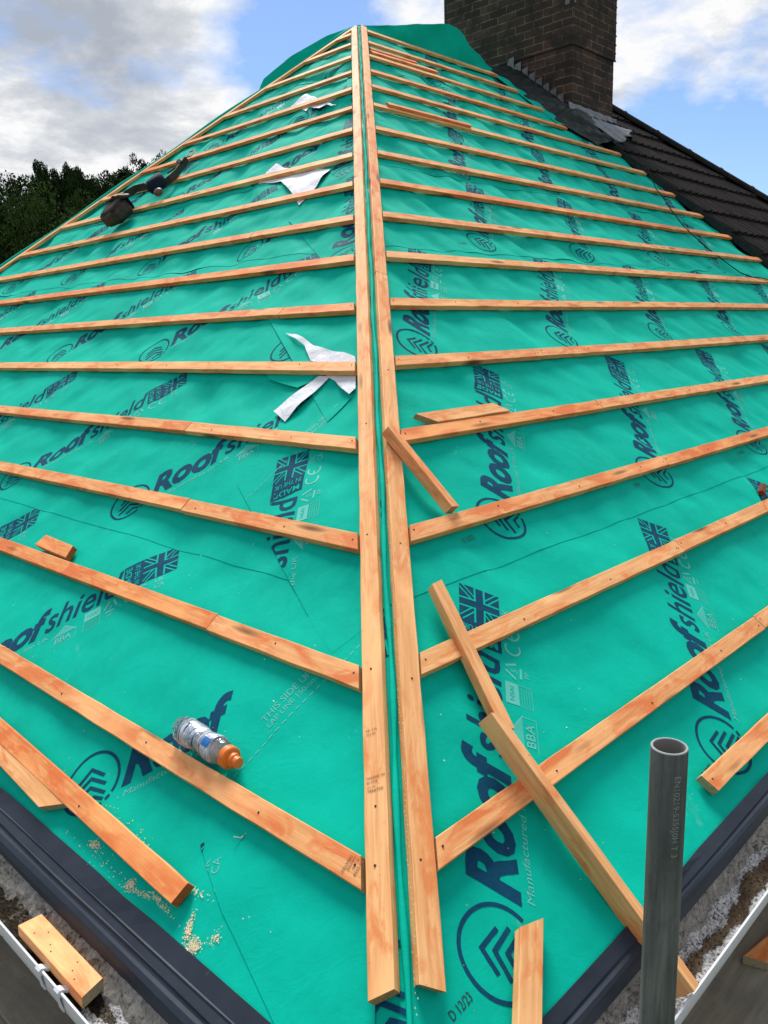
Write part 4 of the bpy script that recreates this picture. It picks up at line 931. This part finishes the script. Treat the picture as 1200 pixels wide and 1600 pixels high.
# lead apron at the front corner
def apron(u, v):
    x = 6.92 + .96 * u; send = 4.50 + .40 * u + .045 * np.sin(u * 15)
    sc1 = 5.02; on = v > .35; s_ = sc1 + (send - sc1) * np.clip((v - .35) / .65, 0, 1); h = .085 + .018 * np.sin(2 * math.pi * x / .30) * np.clip((v - .4) * 3, 0, 1)
    z0 = 3.325 - .02 * u; ysl = s_ * CP - h * SP; zsl = s_ * SP + h * CP; t_ = np.clip(v / .35, 0, 1)
    y = np.where(on, ysl, 4.004 - .0 * t_ - (4.004 - (sc1 * CP - .085 * SP)) * t_ ** 3); z = np.where(on, zsl, z0 + (sc1 * SP + .085 * CP - z0) * t_)
    return np.stack([x, y - .006 * np.sin(u * 31 + 1) * (1 - on), z], -1)
p_, f_ = grid_mesh(apron, 70, 16); o = mesh_obj('lead_apron', p_, f_, LEAD, smooth=True); o.modifiers.new('t', 'SOLIDIFY').thickness = .004; keep_parent(o, ch)
# black sheet bunched in the angle between slope and chimney
def blacksheet(u, v):
    s = 4.50 + 1.46 * u; va = 6.47 + .18 * np.clip(1 - u * 5, 0, 1) + .04 * np.sin(u * 19) + .02 * np.sin(u * 43); x = va + (6.985 - va) * v
    h = .010 + .075 * v ** 1.5 * (1 - .3 * u) + .07 * np.exp(-((u - .30) / .07) ** 2) * np.sin(v * 2.6) + .030 * np.abs(np.sin(u * 21 + v * 4)) * np.sin(v * 2.9) + .014 * np.abs(np.sin(u * 47 - v * 7)) * np.sin(v * 2.9) + .008 * np.sin(u * 83 + v * 13) * np.sin(v * 2.9)
    return P3a(SR, x, s, h)
p_, f_ = grid_mesh(blacksheet, 220, 30); o = mesh_obj('black_sheet', p_, f_, FELT, smooth=True); tag(o, 'bunched black plastic sheet dressed up against the foot of the chimney', 'plastic sheet')
def darkedge(u, v):
    s = 4.80 + .98 * u; va = 6.36 + .02 * np.sin(u * 3) ; x = va + .12 * v; return P3a(SR, x, s, .003 + .014 * v + .006 * np.sin(u * 27 + v * 3) * v)
p_, f_ = grid_mesh(darkedge, 70, 8); keep_parent(mesh_obj('upstand_sheet', p_, f_, MEM, smooth=True), memR)

# ------------------------------------------------------------------ neighbour's tiled roof
nb_ = tag(empty('tiled_roof', (9, 3, 2)), "neighbouring dark concrete tile roof sloping down beyond the chimney", 'tiled roof')
XH = 8.35
nv_ = 560; vs_ = np.linspace(6.955, XH + (SA + .1) * CP + .1, nv_); V = []; F = []
prof_v = .016 * np.maximum(0, np.sin(2 * math.pi * vs_ / .15)) ** .7 + .006 * np.maximum(0, np.sin(2 * math.pi * vs_ / .15 + math.pi)) ** 3
rows = []
for r_i in range(17):
    sa = -.1 + GA * r_i; sb = sa + GA + .01
    jit = np.repeat(rng.normal(0, .0022, nv_ // 28 + 1), 28)[:nv_]
    for (s, dh) in ((sa, .010), (sa, .036), (sa + GA * .5, .023), (min(sb, SA + .02), .010)):
        rows.append(P3a(SR, vs_, np.full(nv_, s) + jit * 1.5 * (dh > .03),   .030 + dh + prof_v + jit * (dh > .02)))
V = np.vstack(rows); nr = len(rows)
idx = np.arange(nr * nv_).reshape(nr, nv_)
for i in range(nr - 1):
    if i % 4 == 3: continue
    F += np.stack([idx[i, :-1], idx[i, 1:], idx[i + 1, 1:], idx[i + 1, :-1]], -1).tolist()
bm = bmesh.new(); me = bpy.data.meshes.new('tmp'); me.from_pydata(V.tolist(), [], F); bm.from_mesh(me); bpy.data.meshes.remove(me)
hipdir = Vector((-CP, CP, SP)).normalized(); pn = Vector((CP, 1 * CP, 0)).cross(Vector((0, 0, 1)))
bmesh.ops.bisect_plane(bm, geom=bm.verts[:] + bm.edges[:] + bm.faces[:], plane_co=(XH, W0, 0), plane_no=(1, 1, 0), clear_outer=True)
keep_parent(bm_obj('tile_field', bm, TILE), nb_)
# cut edge of the tiles on the party line, and rear and end slopes
bm = bmesh.new(); bmv = lambda *a: bm.verts.new(P3(SR, *a))
for r_i in range(17):
    sa = -.1 + GA * r_i; sb = min(sa + GA, SA)
    q = [bmv(6.94, sa, .0), bmv(6.94, sb, .0), bmv(6.94, sb, .050), bmv(6.94, sa, .074)]; q2 = [bmv(6.957, sa, .0), bmv(6.957, sb, .0), bmv(6.957, sb, .050), bmv(6.957, sa, .074)]
    bm.faces.new(q); bm.faces.new(q2[::-1])
    for j in range(4): bm.faces.new([q[j], q2[j], q2[(j + 1) % 4], q[(j + 1) % 4]])
keep_parent(bm_obj('verge_edge', bm, FELT), nb_)
zc = .1
apx = Vector((XH, W0, zr + zc)); v_ = [Vector((6.93, W0, zr + zc)), apx, Vector((XH + W0, 2 * W0, zc)), Vector((6.93, 2 * W0, zc)), Vector((XH + W0, 0, zc))]
keep_parent(mesh_obj('rear_tile_field', v_, [[0, 1, 2, 3], [1, 4, 2]], TILE), nb_)
rn = 0
def ridge_tile(p, q):
    bm = bmesh.new(); d = (q - p).normalized(); sd_ = d.cross(Vector((0, 0, 1))).normalized(); upv = sd_.cross(d); n = 10; R0 = .115
    rr = [[bm.verts.new(c_ + sd_ * math.cos(math.pi * j / n) * R0 * f + upv * (math.sin(math.pi * j / n) * R0 * f * .75)) for j in range(n + 1)] for c_, f in ((p, 1.04), (p + d * .03, 1.04), (p + d * .031, .97), (q, .97))]
    for a, b in zip(rr, rr[1:]):
        for j in range(n): bm.faces.new([a[j], a[j + 1], b[j + 1], b[j]])
    bm.faces.new(rr[0]); keep_parent(bm_obj('ridge_tile', bm, TILE, smooth=False), nb_)
x = 7.85
while x < XH: ridge_tile(Vector((x, W0, zr + .045)), Vector((min(x + .45, XH), W0, zr + .045))); x += .45
hd = Vector((CP, -CP, -SP)); hd.normalize(); a = 0
for i in range(18):
    p0 = Vector((XH, W0, zr + .05)) + hd * (.44 * i); p1 = p0 + hd * .44
    if p1.z < 0: break
    ridge_tile(p1, p0)
# cable trailing down the slope
bm = bmesh.new(); wp = [(6.692, 3.93, .10), (6.60, 3.72, .03), (6.42, 3.5, .029), (6.216, 3.273, .029), (6.06, 3.05, .02), (5.949, 2.862, .028), (5.95, 2.70, .02), (5.994, 2.511, .012), (6.02, 2.40, .01), (6.10, 2.33, .02), (6.25, 2.31, .029), (6.5, 2.28, .029), (6.9, 2.2, .02)]
tube(bm, [P3(SR, a_, b_, c_ + .003) for a_, b_, c_ in wp], .0038, 8); tag(bm_obj('cable', bm, WIRE, smooth=True), 'thin black cable trailing over the battens near the tiled roof', 'cable')
# red-brown block at the right edge
bm = bmesh.new(); box_bm(bm, 0, .09, -.013, .013, 0, .022); bmesh.ops.bevel(bm, geom=bm.edges[:], offset=.004, segments=3, affect='EDGES')
o = bm_obj('batten_offcut', bm, mat('dark_red_timber', .7, .2, (.17, .035, .012))[0]); o.matrix_world = FR[SR] @ Matrix.Translation((2.760, .628, .004)) @ Matrix.Rotation(R(20), 4, 'Z'); tag(o, 'dark red end of an offcut lying above the second batten at the right edge', 'timber offcut', GO)

# ------------------------------------------------------------------ tool belt on the left slope
tb = tag(empty('tool_belt', P3(SL, -5.0, 3.2, .03)), 'dark leather tool belt with pouches lying across the upper left battens', 'tool belt')
def at(o, mw): o.matrix_world = mw; return o
FL = FR[SL]
bm = bmesh.new()                                             # big open pouch
box_bm(bm, -.105, .105, 0, .17, 0, .13); bmesh.ops.bevel(bm, geom=bm.edges[:], offset=.022, segments=3, affect='EDGES'); bmesh.ops.subdivide_edges(bm, edges=bm.edges[:], cuts=2, use_grid_fill=True)
for q in bm.verts:
    t_ = q.co.y / .17; q.co.x *= .86 + .16 * t_; q.co.z *= .80 + .28 * t_ + .05 * math.sin(q.co.x * 40); q.co.x += .006 * math.sin(q.co.z * 50); q.co.y += .008 * math.sin(q.co.x * 33 + q.co.z * 20)
o = bm_obj('pouch', bm, LEATHER, smooth=True); keep_parent(o, tb)
o.matrix_basis = FL @ Matrix.Translation((-4.97, 3.075, .026)) @ Matrix.Rotation(R(6), 4, 'Z')
bm = bmesh.new(); box_bm(bm, -.085, .085, .165, .185, .012, .115); bmesh.ops.bevel(bm, geom=bm.edges[:], offset=.008, segments=2, affect='EDGES'); o = bm_obj('pouch_opening', bm, NAVYCLOTH); keep_parent(o, tb); o.matrix_basis = FL @ Matrix.Translation((-4.97, 3.085, .030)) @ Matrix.Rotation(R(6), 4, 'Z')
bm = bmesh.new(); box_bm(bm, -.108, .108, .13, .19, .128, .150); bmesh.ops.subdivide_edges(bm, edges=bm.edges[:], cuts=3)
for q in bm.verts: q.co.z += .012 * math.sin(q.co.x * 35 + 1) + .01 * math.sin(q.co.y * 60)
o2 = bm_obj('pouch_flap', bm, LEATHER, smooth=True); keep_parent(o2, tb); o2.matrix_basis = FL @ Matrix.Translation((-4.97, 3.085, .018)) @ Matrix.Rotation(R(6), 4, 'Z')
bm = bmesh.new(); bp = [(-5.02, 3.28, .10), (-5.10, 3.38, .11), (-5.08, 3.47, .10), (-5.02, 3.52, .08), (-4.95, 3.50, .06), (-4.86, 3.47, .055), (-4.80, 3.50, .06), (-4.78, 3.58, .06), (-4.82, 3.68, .05), (-4.88, 3.80, .05), (-4.93, 3.90, .05)]
prev = None
for i, (a, b_, c_) in enumerate(bp):
    j = min(i + 1, len(bp) - 1); kx = Vector(bp[j]) - Vector(bp[max(0, i - 1)]); kx.normalize(); sd_ = kx.cross(Vector((0, 0, 1))).normalized() * .006
    q = [FL @ (Vector((a, b_, c_)) + sd_ * sx_ + Vector((.25, 0, 1)).normalized() * hz) for sx_, hz in ((1, -.028), (1, .028), (-1, .028), (-1, -.028))]; cur = [bm.verts.new(x_) for x_ in q]
    if prev:
        for jj in range(4): bm.faces.new([prev[jj], prev[(jj + 1) % 4], cur[(jj + 1) % 4], cur[jj]])
    else: bm.faces.new(cur)
    prev = cur
bm.faces.new(prev); bmesh.ops.recalc_face_normals(bm, faces=bm.faces[:]); keep_parent(bm_obj('belt', bm, LEATHER), tb)
bm = lathe([(0, .035), (.012, .055), (.05, .062), (.085, .058), (.10, .045)], 16, .06, 5); o = bm_obj('small_pouch', bm, NAVYCLOTH, smooth=True); keep_parent(o, tb); o.matrix_basis = FL @ Matrix.Translation((-4.83, 3.49, .035)) @ Matrix.Diagonal((1, 1.35, 1, 1))
bm = bmesh.new(); bmesh.ops.create_uvsphere(bm, u_segments=14, v_segments=9, radius=.034); o = bm_obj('tape_measure', bm, MAROON, smooth=True); keep_parent(o, tb); o.matrix_basis = FL @ Matrix.Translation((-4.66, 3.36, .075)) @ Matrix.Diagonal((1, 1, .8, 1))
bm = bmesh.new(); tube(bm, [(-.035, -.02, 0), (-.035, .04, .01), (.035, .045, .01), (.035, -.02, 0), (-.035, -.02, 0)], .006, 8); o = bm_obj('buckle', bm, CHROME); keep_parent(o, tb); o.matrix_basis = FL @ Matrix.Translation((-4.87, 3.90, .07))
bm = bmesh.new(); box_bm(bm, -.10, .03, -.02, .02, 0, .008); box_bm(bm, .01, .045, -.035, .10, 0.009, .02); bmesh.ops.bevel(bm, geom=bm.edges[:], offset=.003, segments=2, affect='EDGES'); o = bm_obj('hammer_loop', bm, WIRE); keep_parent(o, tb); o.matrix_basis = FL @ Matrix.Translation((-4.90, 3.78, .06)) @ Matrix.Rotation(R(60), 4, 'Z')

# ------------------------------------------------------------------ trees and far house
def tree_meshes(seed, kind):
    """unit: height 1 = 10 m tall; returns trunk mesh and crown mesh"""
    r_ = random.Random(seed); H = 10.; bm = bmesh.new(); tips = []
    tr = [(0, 0, 0)]
    for i in range(1, 9): tr.append((tr[-1][0] + r_.uniform(-.12, .12), tr[-1][1] + r_.uniform(-.12, .12), H * .92 * i / 8))
    tube(bm, tr, [.26 * (1 - i / 9) + .03 for i in range(9)], 8)
    nb2 = 26 if kind != 'open' else 20
    for i in range(nb2):
        f = .26 + .66 * i / nb2 if kind != 'open' else .45 + .5 * i / nb2
        z = H * f; j = min(7, int(f / .92 * 8)); base = Vector(tr[j]); base.z = z
        a = i * 2.4 + r_.uniform(-.4, .4)
        if kind == 'tall': ln = H * .10 * (1.1 - abs(f - .55) * 1.1)
        elif kind == 'open': ln = H * .26 * math.sqrt(max(.05, 1 - ((f - .68) / .34) ** 2))
        else: ln = H * .30 * math.sqrt(max(.06, 1 - ((f - .55) / .47) ** 2))
        ln *= r_.uniform(.75, 1.2); riz = ln * (.9 if kind == 'tall' else .35) * r_.uniform(.5, 1.2)
        mid = base + Vector((math.cos(a) * ln * .5, math.sin(a) * ln * .5, riz * .6)); tip = base + Vector((math.cos(a) * ln, math.sin(a) * ln, riz))
        tube(bm, [base, mid, tip], [.07, .045, .015], 5); tips += [mid, tip]
        for q in range(2):
            t2 = tip + Vector((r_.uniform(-1, 1), r_.uniform(-1, 1), r_.uniform(-.2, .9))) * ln * .35; tube(bm, [mid.lerp(tip, .5), t2], [.03, .01], 4); tips.append(t2)
    tm = bpy.data.meshes.new('trunk'); bm.to_mesh(tm); bm.free(); tm.materials.append(BARK)
    V, F = [], []; rn_ = np.random.default_rng(seed)
    per = {'open': 120, 'tall': 300, 'round': 330}[kind]; rad = {'open': .40, 'tall': .52, 'round': .78}[kind]
    for t_ in tips:
        cr = rad * r_.uniform(.6, 1.25)
        c_ = np.array(t_)
        p = rn_.normal(0, 1, (per, 3)); p /= np.linalg.norm(p, axis=1)[:, None]; p *= (rn_.uniform(.25, 1, per) ** .5)[:, None] * cr; p[:, 2] *= .72
        for q in p:
            a1 = rn_.normal(0, 1, 3); a1 /= np.linalg.norm(a1); a2 = np.cross(a1, rn_.normal(0, 1, 3)); a2 /= np.linalg.norm(a2) + 1e-9; sz = rn_.uniform(.035, .085)
            b0 = len(V); o_ = c_ + q; V += [o_ - a1 * sz, o_ - a2 * sz * .6, o_ + a1 * sz, o_ + a2 * sz * .6]; F.append([b0, b0 + 1, b0 + 2, b0 + 3])
    cm = bpy.data.meshes.new('crown'); cm.from_pydata([tuple(q) for q in V], [], F)
    return tm, cm
TM = {}
for kd, sds in (('round', (1, 2)), ('tall', (3,)), ('open', (4,))):
    for sd_ in sds: TM[(kd, sd_)] = tree_meshes(sd_, kd)
for key, mt in ((('round', 1), LEAF), (('round', 2), LEAF2), (('tall', 3), LEAF), (('open', 4), LEAF)): TM[key][1].materials.append(mt)
TREES = [  # x, y, top z, key, width, label
    (13.4, 36.9, 8.5, ('round', 1), .8, 'dark round tree at the far left edge of the wood'),
    (15.0, 38.2, 8.4, ('round', 2), .7, 'mid green bushy tree at the left edge behind the greener one'),
    (12.9, 31.1, 6.9, ('round', 2), .75, 'greener tree standing forward at the left edge of the photograph'),
    (20.0, 45.4, 10.2, ('open', 4), .36, 'sparse see-through tree with sky showing in its crown, left of the tall ones'),
    (18.7, 40.6, 10.0, ('tall', 3), .50, 'tallest narrow dark tree, first from the left rising over the wood'),
    (19.7, 41.4, 10.2, ('tall', 3), .44, 'narrow dark tree, second from the left of the tall ones'),
    (19.7, 39.6, 9.9, ('tall', 3), .50, 'narrow dark tree, third from the left of the tall ones'),
    (20.6, 40.2, 9.7, ('tall', 3), .50, 'narrow dark tree, rightmost of the tall ones'),
    (22.4, 42.8, 10.0, ('round', 1), .7, 'dark round tree just right of the tall narrow ones'),
    (24.1, 44.2, 10.6, ('round', 1), .7, 'dark broad tree behind the end of the low hip batten'),
    (26.0, 45.3, 11.1, ('round', 1), .7, 'dark tree in line above the tool belt pouch'),
    (27.8, 46.6, 12.3, ('open', 4), .6, 'airy small-crowned tree just left of the far hip batten'),
    (29.7, 47.7, 12.9, ('open', 4), .6, 'last airy tree where the wood meets the far hip'),
    (29.3, 45.0, 11.7, ('round', 1), .7, 'dark tree low behind the far hip batten'),
    (13.5, 30.3, 6.2, ('round', 2), .7, 'low green tree in the front row at the left'),
    (13.3, 27.4, 5.0, ('round', 1), .7, 'low dark tree in the front row below the tall narrow ones'),
    (15.1, 28.6, 5.8, ('round', 2), .7, 'low green tree in the front row beneath the round crowns'),
    (18.2, 31.5, 6.8, ('round', 1), .7, 'front row dark tree nearest the roof'),
    (22.0, 37.0, 8.6, ('round', 1), .7, 'mid row dark tree behind the low hip'),
    (17.0, 34.0, 7.6, ('round', 2), .7, 'mid row green tree under the tall narrow ones'),
    (11.2, 33.0, 7.8, ('round', 1), .8, 'outermost dark tree beyond the left edge'),
]
for i, (x, y, zt, key, wdt, lb) in enumerate(TREES):
    gz = float(ground_h(np.array(x), np.array(y))) - .1; root = tag(empty('tree', (x, y, gz)), lb, 'tree', 'trees of the wood beyond the roof')
    H_t = zt - gz; sz = H_t / 10.0
    for me, nm in zip(TM[key], ('trunk', 'crown')):
        o = bpy.data.objects.new(nm, me); COL.objects.link(o); o.parent = root
    root.scale = (sz * wdt * .82, sz * wdt * .82, H_t / max(q.co.z for q in TM[key][1].vertices)); root.rotation_euler = (0, 0, i * 1.7)
# dense wood behind: one mass of leaf clumps
V, F = [], []; rn_ = np.random.default_rng(8)
for i in range(38000):
    a = rn_.uniform(R(15), R(40)); d = rn_.uniform(34, 62); x, y = d * math.sin(a), d * math.cos(a); top = .6 + (.158 + .034 * min(1, max(0, (a - R(27)) / .05))) * d + .5 * math.sin(a * 90) + .4 * math.sin(a * 43 + d)
    z = -5 + (top + 5) * rn_.uniform(0, 1) ** .5; o_ = np.array([x, y, z]); a1 = rn_.normal(0, 1, 3); a1 /= np.linalg.norm(a1); a2 = np.cross(a1, rn_.normal(0, 1, 3)); a2 /= np.linalg.norm(a2); s_ = rn_.uniform(.10, .24)
    b0 = len(V); V += [o_ - a1 * s_, o_ - a2 * s_ * .7, o_ + a1 * s_, o_ + a2 * s_ * .7]; F.append([b0, b0 + 1, b0 + 2, b0 + 3])
tag(mesh_obj('woodland', V, F, LEAF), 'dense dark woodland undergrowth massed behind the trees', 'woodland', kind='stuff')
fh = tag(empty('far_house', (6.5, 21.5, -5.4)), 'house with brown tiled roof just showing at the far left', 'house')
bm = bmesh.new(); box_bm(bm, -4, 3.2, -3, 3, 0, 6.2); o = bm_obj('wall', bm, HBRICK); o.parent = fh
o = mesh_obj('roof', [(-4.3, -3.3, 6.1), (3.5, -3.3, 6.1), (3.5, 3.3, 6.1), (-4.3, 3.3, 6.1), (-4.3, 0, 8.55), (3.5, 0, 8.55)], [[0, 1, 5, 4], [2, 3, 4, 5], [0, 4, 3], [1, 2, 5], [0, 3, 2, 1]], FARROOF, fh)
bm = bmesh.new(); box_bm(bm, -2.6, -1.9, -.4, .4, 7.8, 9.6); o = bm_obj('chimney', bm, HBRICK); o.parent = fh
for x_ in (-2.8, 1.4):
    bm = bmesh.new(); box_bm(bm, x_ - .6, x_ + .6, -3.04, -2.98, 3.6, 4.9); o = bm_obj('window', bm, WHITEP); o.parent = fh
    bm = bmesh.new(); box_bm(bm, x_ - .52, x_ + .52, -3.06, -3.045, 3.68, 4.82); g = bm_obj('pane', bm, mat('window_glass', .1, .6, (.03, .04, .05))[0]); g.parent = o
